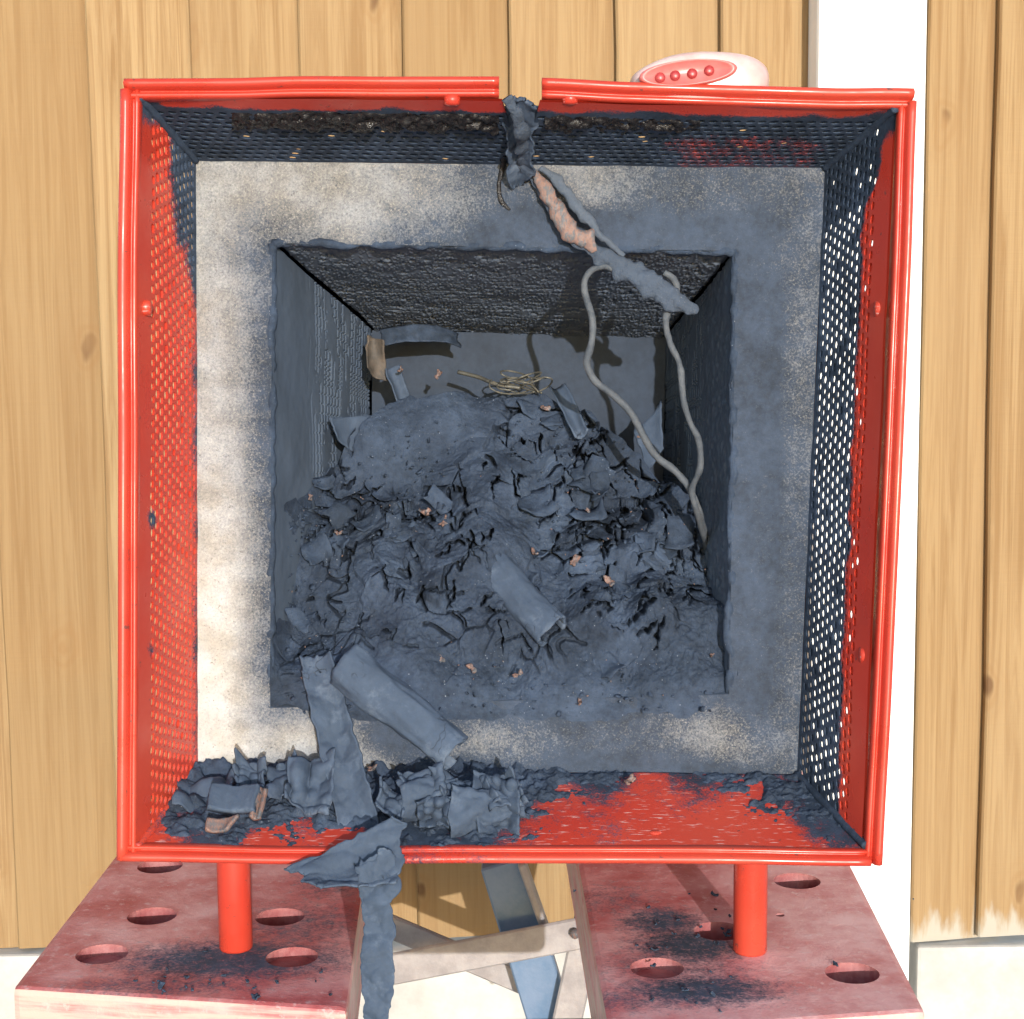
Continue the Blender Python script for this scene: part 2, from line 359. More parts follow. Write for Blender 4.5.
# ------------------------------------------------------------------ fence
FY = 1.60
FZ = W(512, 934, Y=FY).z
xs = lambda px: W(px, 460, Y=FY).x
ZTOP = 2.02
def fence_board(parent, x0, x1, i, lean=0):
    """feather-edge board: thick left edge lying over the thin right edge of its neighbour"""
    nz = 14; z = np.linspace(0, 1, nz); zb = FZ + random.uniform(-.006, .004)
    zz = zb + z * (ZTOP - zb); Vs = []
    wob = lambda s, k: (fbm(np.stack([zz * 5, np.full(nz, s), np.full(nz, k)], -1), 3, 5) - .5) * .006
    l = x0 + wob(i * 3.1, .3); r = x1 + .022 + wob(i * 3.1, 7.7)
    cup = random.uniform(-.001, .0015)
    for k in range(nz):
        m = (l[k] + r[k]) / 2
        Vs += [(l[k], FY - .020, zz[k]), (l[k] + .002, FY - .022, zz[k]), (m, FY - .0145 - cup, zz[k]), (r[k], FY - .0055, zz[k]), (r[k], FY - .002, zz[k]), (l[k], FY - .0115, zz[k])]
    Fc = []
    for k in range(nz - 1):
        for j in range(6): Fc.append([k * 6 + j, k * 6 + (j + 1) % 6, (k + 1) * 6 + (j + 1) % 6, (k + 1) * 6 + j])
    Fc.append([5, 4, 3, 2, 1, 0]); Fc.append([(nz - 1) * 6 + j for j in range(6)])
    ft = np.repeat(sstep(.035, .0, zz - zb), 6) * (.62 if i >= 20 else .35)
    return obj('board', Vs, Fc, WOOD, parent, smooth=False, attrs={'foot': ft})
def rail(parent, x0, x1, z):
    V, Fc = box8([(x0, FY + .001, z), (x1, FY + .001, z), (x1, FY + .05, z), (x0, FY + .05, z), (x0, FY + .001, z + .05), (x1, FY + .001, z + .05), (x1, FY + .05, z + .05), (x0, FY + .05, z + .05)])
    obj('rail', V, Fc, WOOD, parent, smooth=False)
fl = empty('wooden_fence', (xs(450), FY, FZ), 'golden wooden fence of overlapping vertical boards left of the white post, behind the red box', 'fence')
bl = [-620, -517, -413, -309, -205, -100, 3, 108, 207, 310, 412, 513, 615, 715]
for i, p in enumerate(bl):
    fence_board(fl, xs(p), xs(bl[i + 1]) if i < len(bl) - 1 else xs(818), i)
rail(fl, xs(-620), xs(818), FZ + .06); rail(fl, xs(-620), xs(818), 1.3); rail(fl, xs(-620), xs(818), 1.85)
fr = empty('wooden_fence', (xs(1050), FY, FZ), 'strip of wooden fence to the right of the white post at the picture edge', 'fence')
br = [914, 983, 1090, 1195, 1299, 1402, 1506, 1610]
for i, p in enumerate(br[:-1]): fence_board(fr, xs(p), xs(br[i + 1]), 20 + i)
rail(fr, xs(921), xs(1610), FZ + .06); rail(fr, xs(921), xs(1610), 1.3)
px0, px1 = W(813, 460, Y=FY - .06).x, W(920, 460, Y=FY - .06).x
V, Fc = box8([(px0, FY - .06, 0), (px1, FY - .06, 0), (px1, FY + .06, 0), (px0, FY + .06, 0), (px0, FY - .06, 2.1), (px1, FY - .06, 2.1), (px1, FY + .06, 2.1), (px0, FY + .06, 2.1)])
bevelled('fence_post', V, Fc, WHITE, width=.006, label='bright white square fence post behind the right side of the red box', cat='post')
for a, b, lab in ((-620, 809, 'pale concrete gravel board under the left fence, seen between the bench jaws'), (919, 1610, 'pale concrete gravel board under the fence right of the post')):
    x0, x1 = xs(a), xs(b); z1 = FZ - .006
    V, Fc = box8([(x0, FY - .03, 0), (x1, FY - .03, 0), (x1, FY + .02, 0), (x0, FY + .02, 0), (x0, FY - .03, z1), (x1, FY - .03, z1), (x1, FY + .02, z1), (x0, FY + .02, z1)])
    bevelled('gravel_board', V, Fc, CONC, width=.004, label=lab, cat='gravel board')

HOLEPAINT = m_plain('dusty_red_hole', (.30, .075, .075), (.46, .20, .19), 60, .8, 0, .3)
# ------------------------------------------------------------------ folding workbench
BZ0 = 0.70
bench = empty('workbench', (0, 1.05, 0), 'red folding workbench with round dog holes and steel legs, carrying the burnt box', 'workbench')
bl0 = np.array([0, 1.05, 0])
def jaw(fl_, fr_, li, ri, holes, blobs, name):
    A, Bq = W(*fl_, Z=BZ0), W(*fr_, Z=BZ0); C, D = W(*ri, Z=BZ0), W(*li, Z=BZ0)
    ext = lambda a, d: a + (d - a) * ((1.42 - a.y) / (d.y - a.y))
    C, D = ext(Bq, C), ext(A, D); dn = Vector((0, 0, -.048))
    V, Fc = box8([A + dn, Bq + dn, C + dn, D + dn, A, Bq, C, D])
    mat = m_jaw(name, [(np.array(W(x, y, Z=BZ0)) - bl0, rx, ry, a) for (x, y, rx, ry, a) in blobs])
    o = bevelled('jaw', V, Fc, mat, bench, .0035, 2)
    bm = bmesh.new()
    for (hx, hy, r, dp) in holes:
        c = W(hx, hy, Z=BZ0) - Vector(bl0)
        bmesh.ops.create_cone(bm, cap_ends=True, segments=28, radius1=r, radius2=r, depth=.2, matrix=Matrix.Translation(c + Vector((0, 0, .1 - dp))))
    me = bpy.data.meshes.new('cut'); bm.to_mesh(me); bm.free(); cut = bpy.data.objects.new('cut', me); COL.objects.link(cut); cut.parent = bench
    md = o.modifiers.new('b', 'BOOLEAN'); md.operation = 'DIFFERENCE'; md.object = cut; md.solver = 'EXACT'
    bpy.context.view_layer.update()
    nm = bpy.data.meshes.new_from_object(o.evaluated_get(bpy.context.evaluated_depsgraph_get()))
    o.modifiers.clear(); o.data = nm; bpy.data.objects.remove(cut)
    if not nm.materials: nm.materials.append(mat)
    nm.materials.append(HOLEPAINT); cs_ = [(np.array(W(hx, hy, Z=BZ0)) - bl0)[:2] for (hx, hy, _, _) in holes]
    for p in nm.polygons:
        c = np.array(p.center)[:2]; hit = any(np.hypot(*(c - q)) < h[2] * 1.06 for q, h in zip(cs_, holes)); p.material_index = 1 if hit and p.center.z < BZ0 - .0005 else 0
    return o
HR = .0137
jaw((12, 988), (347, 1010), (105, 868), (366, 868),
    [(160, 866, HR, .06), (152, 916, HR, .012), (102, 954, HR, .006), (280, 917, HR, .012), (292, 957, HR, .005)],
    [(232, 960, .075, .035, .95), (300, 925, .05, .05, .6), (170, 985, .07, .02, .6), (330, 880, .03, .05, .6)], 'worn_red_jaw_sooty')
jaw((608, 1034), (926, 1011), (578, 868), (853, 868),
    [(797, 881, HR, .06), (719, 931, HR, .010), (657, 968, HR, .006), (852, 973, HR, .03), (780, 915, .0025, .02)],
    [(690, 945, .040, .034, .95), (662, 922, .03, .03, .9), (700, 990, .05, .026, .95), (680, 965, .05, .05, .6), (640, 1000, .05, .02, .6), (610, 900, .04, .04, .5)], 'worn_red_jaw')
def bar(name, a, b, wd, th, mat, up=(0, 0, 1), parent=bench):
    a, b = Vector(a), Vector(b); d = (b - a).normalized(); u = Vector((0, 1, 0)); s = d.cross(u).normalized() * wd / 2; n = u * th / 2
    V, Fc = box8([a - s - n, a + s - n, a + s + n, a - s + n, b - s - n, b + s - n, b + s + n, b - s + n])
    return bevelled(name, V, Fc, mat, parent, .0015, 1)
# end bar between the jaws, at the near end
a, b = W(352, 1014, Y=.86), W(604, 1018, Y=.86)
zb = BZ0 - .05
V, Fc = box8([(-.115, .84, zb - .045), (.085, .84, zb - .045), (.085, .87, zb - .045), (-.115, .87, zb - .045), (-.115, .84, zb - .002), (.085, .84, zb - .002), (.085, .87, zb - .002), (-.115, .87, zb - .002)])
bevelled('end_rail', V, Fc, STEEL_DARK, bench, .003, 2)
# folding leg frame seen between the jaws
bar('leg', W(502, 860, Y=1.30), W(560, 1052, Y=1.30), .036, .018, STEEL_BLUE)
bar('leg_flange', W(521, 860, Y=1.288), W(553, 950, Y=1.288), .006, .024, STEEL_BROWN)
bar('brace', W(340, 979, Y=1.26), W(592, 931, Y=1.26), .026, .004, STEEL_BROWN)
bar('brace', W(340, 905, Y=1.34), W(560, 998, Y=1.34), .020, .006, STEEL_BROWN)
bar('brace', W(592, 905, Y=1.275), W(562, 1045, Y=1.275), .024, .005, STEEL_BROWN)
V, Fc = tube([W(575, 934, Y=1.256), W(575, 934, Y=1.25)], .004, 10); obj('rivet', V, Fc, COPPER, bench)
for x, y in ((-.20, .95), (.19, .95), (-.20, 1.36), (.19, 1.36)):
    bar('leg', (x, y, BZ0 - .048), (x * 1.5, y, .0), .035, .03, STEEL_BLUE)
bar('crossbar', (-.20, 1.36, BZ0 - .07), (.19, 1.36, BZ0 - .07), .03, .028, STEEL_DARK)

# ------------------------------------------------------------------ red cabinet
DB, DE, DH = .20, .53, .29                    # block face, back of the block, depth of the hole
CABC = B(500, 866, .03)
cab = empty('metal_cabinet', CABC, 'open red metal box with dimpled inner walls and sooty rim on two short round legs', 'box')
# front rim: bead centres
cTL, cTR, cBR, cBL = (125, 83), (913, 95), (878, 861), (122, 857)
def rim(name, p0, p1, inward, soot=None, k1=1., k2=1.):
    """a rolled outer bead, a groove, a second smaller bead, swept along one side of the opening"""
    n = 60; t = np.linspace(0, 1, n)
    px = p0[0] + (p1[0] - p0[0]) * t; py = p0[1] + (p1[1] - p0[1]) * t
    wv = (vnoise(np.stack([t * 4 + p0[0], t * 0, t * 0 + p0[1]], -1), 3) - .5) * .0016
    P = Bn(px, py, np.zeros(n)); iw = np.array(inward); by = np.array(BY); P = P + iw * wv[:, None]
    prof = []
    for a in np.linspace(150, -60, 9): prof.append((-.0042 * math.sin(R(a - 60)) * 1.0, -.0042 * math.cos(R(a - 60))))
    # (inward, depth) outline
    pr = [(-.0042, .012), (-.0044, .002), (-.0032, -.0022), (0, -.004), (.003, -.0025), (.0042, .0008), (.0048, .0022), (.0056, .0006), (.0072, -.0008), (.0088, .0004), (.0094, .003), (.0094, .02), (.0080, .02), (.0070, .006), (-.002, .006), (-.0028, .012)]
    pr = [((a * (k1 if a < .0045 else k2) if a < .0045 else .0045 * k1 + (a - .0045) * k2), b) for a, b in pr]
    m = len(pr); V = np.concatenate([P + iw * a + by * b for a, b in pr])
    Fc = []
    for j in range(m):
        for k in range(n - 1):
            q = [j * n + k, j * n + k + 1, ((j + 1) % m) * n + k + 1, ((j + 1) % m) * n + k]; Fc.append(q)
    Fc.append([j * n for j in range(m)]); Fc.append([j * n + n - 1 for j in range(m)][::-1])
    x, y = projn(V); s = idw(soot, x, y) if soot else np.zeros(len(V))
    o = obj(name, V, Fc, RED, cab, attrs={'soot': s, 'wear': np.full(len(V), .25)})
    bm = bmesh.new(); bm.from_mesh(o.data); bmesh.ops.recalc_face_normals(bm, faces=bm.faces); bm.to_mesh(o.data); bm.free()
    return o
rim('rim', cTL, (499, 82), -BZ, [(130, 90, .1), (300, 90, .0), (480, 90, .0), (501, 95, .3)], .68, .8)
rim('rim', (542, 84), cTR, -BZ, [(545, 95, .25), (600, 90, 0), (900, 95, 0)], .68, .8)
rim('rim', (cTL[0], cTL[1] + 7), (cBL[0], cBL[1] + 2), BX, [(126, 100, .12), (126, 300, .02), (126, 520, .10), (126, 700, .03), (126, 840, .12)], .72, .7)
rim('rim', (cTR[0], cTR[1] + 7), (cBR[0], cBR[1] + 3), -BX, [(905, 120, .15), (900, 300, .02), (890, 560, .1), (880, 840, .15)], .6, .7)
rim('rim', (cBL[0] - 1, cBL[1]), (cBR[0] - 8, cBR[1]), BZ, [(140, 855, 0), (330, 855, .1), (400, 852, .5), (430, 855, .45), (480, 855, .3), (560, 855, .1), (760, 856, 0)], .62, .55)
# inner wall panels: front edge pixels at depth .004, back edge at the block
FTL, FTR, FBR, FBL = (139, 96), (896, 108), (868, 850), (137, 848)
KTL, KTR, KBR, KBL = (196, 161), (825, 168), (797, 774), (198, 770)
def wall_t(x, y, f0, f1, b0, b1):              # 0 at the front edge, 1 at the block
    xf = f0[0] + (f1[0] - f0[0]) * (y - f0[1]) / (f1[1] - f0[1]); xb = b0[0] + (b1[0] - b0[0]) * (y - b0[1]) / (b1[1] - b0[1])
    return (x - xf) / (xb - xf)
def patch(x, y, cx, cy, rx, ry): return np.exp(-((x - cx) / rx)**2 - ((y - cy) / ry)**2)
def SL(x, y):
    t = wall_t(x, y, (139, 96), (137, 848), (196, 161), (198, 770)); n = fbm(np.stack([x / 25, y / 40, x * 0], -1), 3, 3) - .5
    s = sstep(330, 170, y) * sstep(.35, .8, t) * 1.15 + sstep(.80, 1.0, t) * .5 + .9 * patch(x, y, 152, 520, 5, 12) + .7 * patch(x, y, 150, 650, 5, 8) + sstep(140, 108, y) * .9
    return np.clip(s + n * .45 * sstep(.3, .6, t), 0, 1)
def SR(x, y):
    t = wall_t(x, y, (894, 112), (862, 838), (825, 168), (797, 774)); n = fbm(np.stack([x / 18, y / 30, x * 0], -1), 3, 5) - .5
    return np.clip(sstep(.30, .46, t + n * .12 + .25 * sstep(230, 150, y)) * .98 + .9 * sstep(150, 118, y) + .7 * sstep(780, 830, y) * sstep(.2, .5, t), 0, 1)
def ST(x, y):
    f = np.clip((y - 101 - (x - 500) * .014) / 62, 0, 1); n = fbm(np.stack([x / 30, y / 12, x * 0], -1), 3, 7) - .5
    s = sstep(.10, .22, f + n * .1) - .34 * sstep(620, 700, x) * sstep(.4, .6, f) * sstep(850, 800, x) + sstep(170, 150, x) + .5 * sstep(860, 890, x)
    return np.clip(s + n * .2, 0, 1)
def ctrl_at(c, x, y, sg): return c(x, y) if callable(c) else idw(c, x, y, sg)
SB = [(160, 835, .35), (200, 825, .75), (250, 800, 1), (300, 830, .6), (330, 840, .15), (280, 845, .1), (400, 830, .9), (480, 835, .8), (520, 845, .5), (540, 830, .35), (560, 810, .3), (600, 805, .2), (650, 800, .35), (700, 795, .2), (780, 800, .1), (560, 845, .2), (650, 835, .05), (720, 840, .0), (800, 842, .1), (840, 840, .35), (845, 830, 1), (820, 820, 1), (810, 800, 1), (790, 790, .9), (600, 785, 1), (700, 782, 1), (500, 790, 1), (400, 790, 1), (640, 818, .25), (620, 825, .5), (520, 810, .7), (760, 825, .15)]
def panel(name, a, b, c, d, ctrl, nu, nv, wear=.3, bend=None, fdep=.006, notch=None):
    """a..b front edge px, d..c back edge px"""
    u = np.linspace(0, 1, nu)
    A, Bq, C, D = B(*a, fdep), B(*b, fdep), B(*c, DB), B(*d, DB)
    V = bil(A, Bq, C, D, nu, nv); n = normals(V, nu, nv); mid = np.array(B(500, 470, .1))
    if ((mid - V.mean(0)) * n.mean(0)).sum() < 0: n = -n
    u2 = np.tile(np.linspace(0, 1, nu), nv)
    V = V + n * ((fbm(V * 14, 3, 9) - .5) * .0035 * np.sin(np.pi * u2))[:, None]
    x, y = projn(V); s = ctrl_at(ctrl, x, y, 16)
    A2, Fc = solid_sheet(V, nu, nv, .0012 if (np.cross(V[1] - V[0], V[nu] - V[0]) @ n[0]) > 0 else -.0012)
    o = obj(name, A2, Fc, RED, cab, attrs={'soot': np.tile(s, 2), 'wear': np.full(2 * len(V), wear)})
    bm = bmesh.new(); bm.from_mesh(o.data); bmesh.ops.recalc_face_normals(bm, faces=bm.faces); bm.to_mesh(o.data); bm.free()
    return o, V, n
def perforated(name, a, b, c, d, ctrl, t0, t1, pu=.0062, pt=.071, fdep=.006, clog=None, hole=.39):
    """a sheet from front edge a..b to back edge d..c, punched with a staggered grid of real holes between t0 and t1"""
    A, Bq, C, D = [np.array(q) for q in (B(*a, fdep), B(*b, fdep), B(*c, DB), B(*d, DB))]
    nrm = np.cross(Bq - A, D - A); nrm /= np.linalg.norm(nrm)
    if (np.array(B(500, 470, .1)) - A) @ nrm < 0: nrm = -nrm
    L = np.linalg.norm(Bq - A); cols = int(round(L / pu)); rows = max(1, int(round((t1 - t0) / pt))); pt = (t1 - t0) / rows; pu_ = 1.0 / cols
    UV = []; Fc = []; idx = {}; th = .0012; lay = []
    def vid(u, t, k):
        key = (round(u * 1e6), round(t * 1e6), k)
        if key not in idx: idx[key] = len(UV); UV.append((u, t)); lay.append(k)
        return idx[key]
    def quad(pts):
        for k in (0, 1):
            q = [vid(u, t, k) for u, t in pts]; Fc.append(q if k == 0 else q[::-1])
    oct_ = [(math.cos(x), math.sin(x)) for x in np.arange(8) * math.pi / 4]; sq = [(1, 0), (1, 1), (0, 1), (-1, 1), (-1, 0), (-1, -1), (0, -1), (1, -1)]
    rn = np.random.default_rng(len(name) + int(a[0])); plugs = []
    for rI in range(rows):
        tc = t0 + (rI + .5) * pt; sh = .5 * (rI % 2); n_ = cols - (1 if sh else 0)
        if sh:
            for u0, u1 in ((0, .5 * pu_), (1 - .5 * pu_, 1)): quad([(u0, tc - pt / 2), (u1, tc - pt / 2), (u1, tc + pt / 2), (u0, tc + pt / 2)])
        for ci in range(n_):
            uc = (ci + .5 + sh) * pu_; ju, jt = rn.normal(0, .025, 2); hs = hole * rn.uniform(.86, 1.1)
            O = [(uc + (ju + hs * x) * pu_, tc + (jt + hs * y) * pt) for x, y in oct_]; Q = [(uc + .5 * x * pu_, tc + .5 * y * pt) for x, y in sq]
            for m in range(8):
                w_ = (m + 1) % 8; quad([O[m], Q[m], Q[w_], O[w_]])
                Fc.append([vid(*O[w_], 0), vid(*O[w_], 1), vid(*O[m], 1), vid(*O[m], 0)])
            if clog is not None and rn.random() < clog(uc, tc): Fc.append([vid(*O[m], 1) for m in range(8)])
    for u0 in np.arange(cols * 2) * pu_ / 2:
        u1 = u0 + pu_ / 2
        for tt in ([0, .04, t0 * .6, t0], [t1, 1.0]):
            for q0, q1 in zip(tt[:-1], tt[1:]): quad([(u0, q0), (u1, q0), (u1, q1), (u0, q1)])
    UV = np.array(UV); u, t = UV[:, :1], UV[:, 1:]; P = (1 - t) * ((1 - u) * A + u * Bq) + t * ((1 - u) * D + u * C)
    P = P + nrm * ((fbm(P * 14, 3, 9) - .5) * .0035 * np.sin(np.pi * u[:, 0]))[:, None]
    # rims of the holes stand a little proud: pressed sheet
    P = P - nrm * (np.array(lay) * th)[:, None]
    x, y = projn(P); sv = ctrl_at(ctrl, x, y, 16)
    o = obj(name, P, Fc, RED, cab, smooth=False, attrs={'soot': sv, 'wear': np.full(len(P), .3)})
    bm = bmesh.new(); bm.from_mesh(o.data); bmesh.ops.remove_doubles(bm, verts=bm.verts, dist=1e-6); bmesh.ops.recalc_face_normals(bm, faces=bm.faces); bm.to_mesh(o.data); bm.free()
    return o
perforated('side_wall', FTL, FBL, KBL, KTL, SL, .20, .97, clog=lambda u, t: .06 + .25 * (u < .12))
FTRi, FBRi = (894, 112), (862, 838)
perforated('side_wall', FTRi, FBRi, KBR, KTR, SR, .20, .97, fdep=.012, clog=lambda u, t: .9 if t < .40 or u < .10 else .06 + .3 * sstep(.9, 1, u))
perforated('top_wall', FTL, (502, 101), (522, 165), KTL, ST, .20, .97, clog=lambda u, t: .97)
perforated('top_wall', (540, 102), FTR, KTR, (523, 165), ST, .20, .97, clog=lambda u, t: .97)
o, Vfl, nfl = panel('floor_plate', FBL, FBR, KBR, KBL, SB, 160, 60, .9)
# outer shell
def outer(name, a, b):
    p, q = B(*a, DB), B(*b, DB); c = np.array(B(510, 470, DB)); V = [p + BY * .0015, q + BY * .0015, q + BY * .30, p + BY * .30]
    n = np.cross(np.array(V[1] - V[0]), np.array(V[3] - V[0])); n /= np.linalg.norm(n); V = np.array([list(v) for v in V])
    if (V.mean(0) - c) @ n < 0: n = -n
    V = V + n * .001; V = np.concatenate([V, V + n * .0014])
    return obj(name, V, [[0, 1, 2, 3], [7, 6, 5, 4], [0, 4, 5, 1], [1, 5, 6, 2], [2, 6, 7, 3], [3, 7, 4, 0]], RED, cab, smooth=False)
outer('shell_side', KTL, KBL); outer('shell_side', KTR, KBR); outer('shell_bottom', KBL, KBR); outer('shell_top', KTL, KTR)
V = [B(*q, DB) + BY * dp for dp in (.301, .3025) for q in (KTL, KTR, KBR, KBL)]
Vb, Fb = box8(V); obj('shell_back', Vb, Fb, RED, cab, smooth=False)
# legs
for fx, fy in ((236, 948), (750, 951)):
    ft = W(fx, fy, Z=BZ0); tp = ft + Vector((0, 0, .062))
    V, Fc = tube([ft, ft + Vector((0, 0, .001)), ft + Vector((0, 0, .060)), tp], [.0083, .0088, .0088, .0088], 28)
    o = obj('leg', V, Fc, RED, cab, attrs={'soot': np.full(len(V), .0), 'wear': np.full(len(V), .3)})
for p, q, sv in ((FTR, KTR, 1), ((866, 846), KBR, .9), (FTL, KTL, 1), (FBL, KBL, .4)):
    V, Fc = tube([B(*p, .004), B((p[0] + q[0]) / 2, (p[1] + q[1]) / 2, .10), B(*q, .198)], [.0022, .0024, .0020], 8, samples=30, noise=.35)
    obj('corner_weld', V, Fc, RED, cab, attrs={'soot': np.full(len(V), float(sv)), 'wear': np.full(len(V), .2)})
# screws on the rim flange
for (sx, sy, dp, nn) in ((150, 308, .030, BX), (876, 309, .035, -BX), (861, 655, .035, -BX), (570, 103, .010, -BZ), (452, 104, .010, -BZ), (655, 832, .05, BZ)):
    c = Vector(B(sx, sy, dp)); V, Fc = tube([c - nn * .004, c + nn * .0004, c + nn * .0010], [.0042, .0038, .0016], 14)
    obj('screw_head', V, Fc, RED, cab, attrs={'soot': np.full(len(V), .1), 'wear': np.full(len(V), .8)})
# carry grip on top
HAND = m_plain('overexposed_red_plastic', (.52, .34, .32), (.66, .50, .48), 40, .3, 0, .1)  # red body, the sun's overexposure put into its pale colour
HRED = m_plain('red_plastic', (.34, .03, .03), (.40, .05, .05), 60, .35, 0, .1)
def grip():
    n, m = 40, 20; V = []
    c0 = Vector(B(703, 75, 0)) + BY * .016
    for i in range(m):
        f = i / (m - 1) * math.pi
        for j in range(n):
            a = j / n * 2 * math.pi; ca, sa = math.cos(a), math.sin(a)
            ex = .034 * math.copysign(abs(ca)**.7, ca); ez = .0135 * math.copysign(abs(sa)**.75, sa)
            r = math.sin(f)**.3; x, z = ex * r, ez * r
            if x < 0 and z > 0: z *= 1 - .55 * (min(1, -x / .034))**1.8
            y = -.016 * math.copysign(abs(math.cos(f))**.8, math.cos(f))
            V.append(c0 + BX * x + BZ * z + BY * y)
    Fc = [[i * n + j, i * n + (j + 1) % n, (i + 1) * n + (j + 1) % n, (i + 1) * n + j] for i in range(m - 1) for j in range(n)]
    o = obj('carry_grip', V, Fc, HAND, cab)
    bm = bmesh.new(); bm.from_mesh(o.data); bmesh.ops.remove_doubles(bm, verts=bm.verts, dist=1e-6); bmesh.ops.recalc_face_normals(bm, faces=bm.faces); bm.to_mesh(o.data); bm.free()
    q = Vector(B(688, 73, -.002)); V = []
    for k, (rs, dy) in enumerate(((1, .003), (1, -.0012), (.92, -.002), (.86, -.0006))):
        for j in range(32):
            a = j / 32 * 2 * math.pi; V.append(q + BX * (.0235 * rs * math.cos(a)) + BZ * (.0062 * rs * math.sin(a) + .0022 * math.cos(a)) + BY * dy)
    V.append(q + BY * -.0006)
    Fc = [[k * 32 + j, k * 32 + (j + 1) % 32, (k + 1) * 32 + (j + 1) % 32, (k + 1) * 32 + j] for k in range(3) for j in range(32)] + [[96 + j, 96 + (j + 1) % 32, 128] for j in range(32)]
    s = obj('grip_pad', V, Fc, m_plain('grip_red', (.48, .11, .10), (.55, .17, .155), 40, .35, 0, .1), o)
    INV[s.name] = INV[cab.name]
    for k, (dx, dy) in enumerate(((660, 76), (675, 74), (692, 72), (709, 69))):
        c = Vector(B(dx, dy + 2, -.0022)) - BY * .0006; Vd, Fd = tube([c + BY * .001, c - BY * .0006, c - BY * .0012], [.0026, .0025, .0012], 12)
        obj('grip_dot', Vd, Fd, HRED, o)
grip()

# ------------------------------------------------------------------ insulation block
hTL, hTR, hBR, hBL = (272, 243), (736, 251), (729, 694), (270, 708)
wTL, wTR, wBR, wBL = (372, 330), (666, 337), (660, 600), (372, 600)   # back wall of the hole
blk = empty('insulation_block', B(500, 770, DB + .15), 'thick speckled insulation block with a square sooty hole, set inside the red box', 'block')
SK = [(210, 190, .42), (260, 190, .38), (330, 190, .45), (420, 195, .48), (480, 195, .62), (520, 190, .95), (552, 182, .35), (590, 180, .55), (650, 185, .72), (700, 195, .70), (780, 190, .72), (815, 178, .62), (815, 210, .7),
      (210, 230, .35), (250, 235, .55), (300, 225, .60), (340, 215, .45), (345, 230, .42), (440, 225, .62), (500, 235, .95), (560, 235, 1), (650, 230, .85), (740, 235, .9), (800, 260, .78),
      (205, 300, .40), (230, 300, .52), (255, 300, .75), (205, 400, .40), (235, 400, .52), (255, 400, .8), (205, 500, .3), (235, 500, .38), (256, 500, .7), (205, 600, .03), (235, 600, .08), (255, 600, .4), (266, 600, .85), (205, 700, 0), (240, 700, .03), (262, 690, .75), (285, 705, .95), (275, 660, 1), (268, 640, .9), (205, 760, 0), (240, 750, 0), (280, 735, .08), (305, 730, .35), (300, 712, .9), (320, 760, .5),
      (760, 300, .93), (760, 400, .95), (760, 500, .97), (760, 600, .97), (805, 350, .72), (808, 250, .66), (800, 450, .75), (800, 550, .8), (797, 650, .8), (788, 690, .72), (780, 720, .82),
      (268, 250, .95), (268, 350, 1), (268, 450, 1), (268, 550, 1), (300, 240, .85), (400, 240, .85), (745, 350, .97), (742, 600, 1),
      (400, 730, 1), (440, 725, .85), (470, 735, .52), (500, 740, .55), (530, 735, .8), (570, 735, .82), (620, 740, .72), (640, 725, .8), (665, 745, .9), (700, 730, .5), (720, 745, .45), (750, 730, .7), (770, 745, .7), (500, 710, .97), (600, 710, 1), (700, 710, .85), (760, 690, .95), (600, 765, 1), (700, 768, 1), (480, 765, .9)]
def face_strip(a, b, c, d, nu, nv, name='face'):
    V = bil(B(*a, DB), B(*b, DB), B(*c, DB), B(*d, DB), nu, nv)
    return V
# front face as a ring of four strips joined in one mesh
mb = MB(); at = []
for (a, b, c, d, nu, nv) in ((KTL, KTR, hTR, hTL, 240, 40), (hTL, hBL, KBL, KTL, 200, 36), (KTR, KBR, hBR, hTR, 220, 40), (hBL, hBR, KBR, KBL, 220, 30)):
    V = bil(B(*a, DB), B(*b, DB), B(*c, DB), B(*d, DB), nu, nv)
    x, y = projn(V); s = np.clip(idw(SK, x, y, 15, True) + .10 * sstep(330, 470, x) + .06 * sstep(300, 200, y), 0, 1)
    V = V - np.array(BY) * ((fbm(V * 90, 4, 2) - .5) * .0022)[:, None]
    mb.add(V, grid_faces(nu, nv).tolist()); at.append(s)
o = mb.build('front_face', BLOCK, blk, attrs={'soot': np.concatenate(at)})
bm = bmesh.new(); bm.from_mesh(o.data); bmesh.ops.remove_doubles(bm, verts=bm.verts, dist=1e-4); bmesh.ops.recalc_face_normals(bm, faces=bm.faces); bm.to_mesh(o.data); bm.free()
for p, q in ((hTL, hTR), (hTR, hBR), (hTL, hBL)):
    n_ = 90; tt = np.linspace(0, 1, n_)
    P = Bn(p[0] + (q[0] - p[0]) * tt, p[1] + (q[1] - p[1]) * tt, np.full(n_, DB + .004)); P = P + (np.stack([fbm(P * 130, 3, k_) for k_ in (1, 2, 3)], -1) - .5) * .004
    V, Fc = tube(P, .0024, 9, noise=.5, seed=3); obj('soot_crust', V, Fc, SOOT, blk)
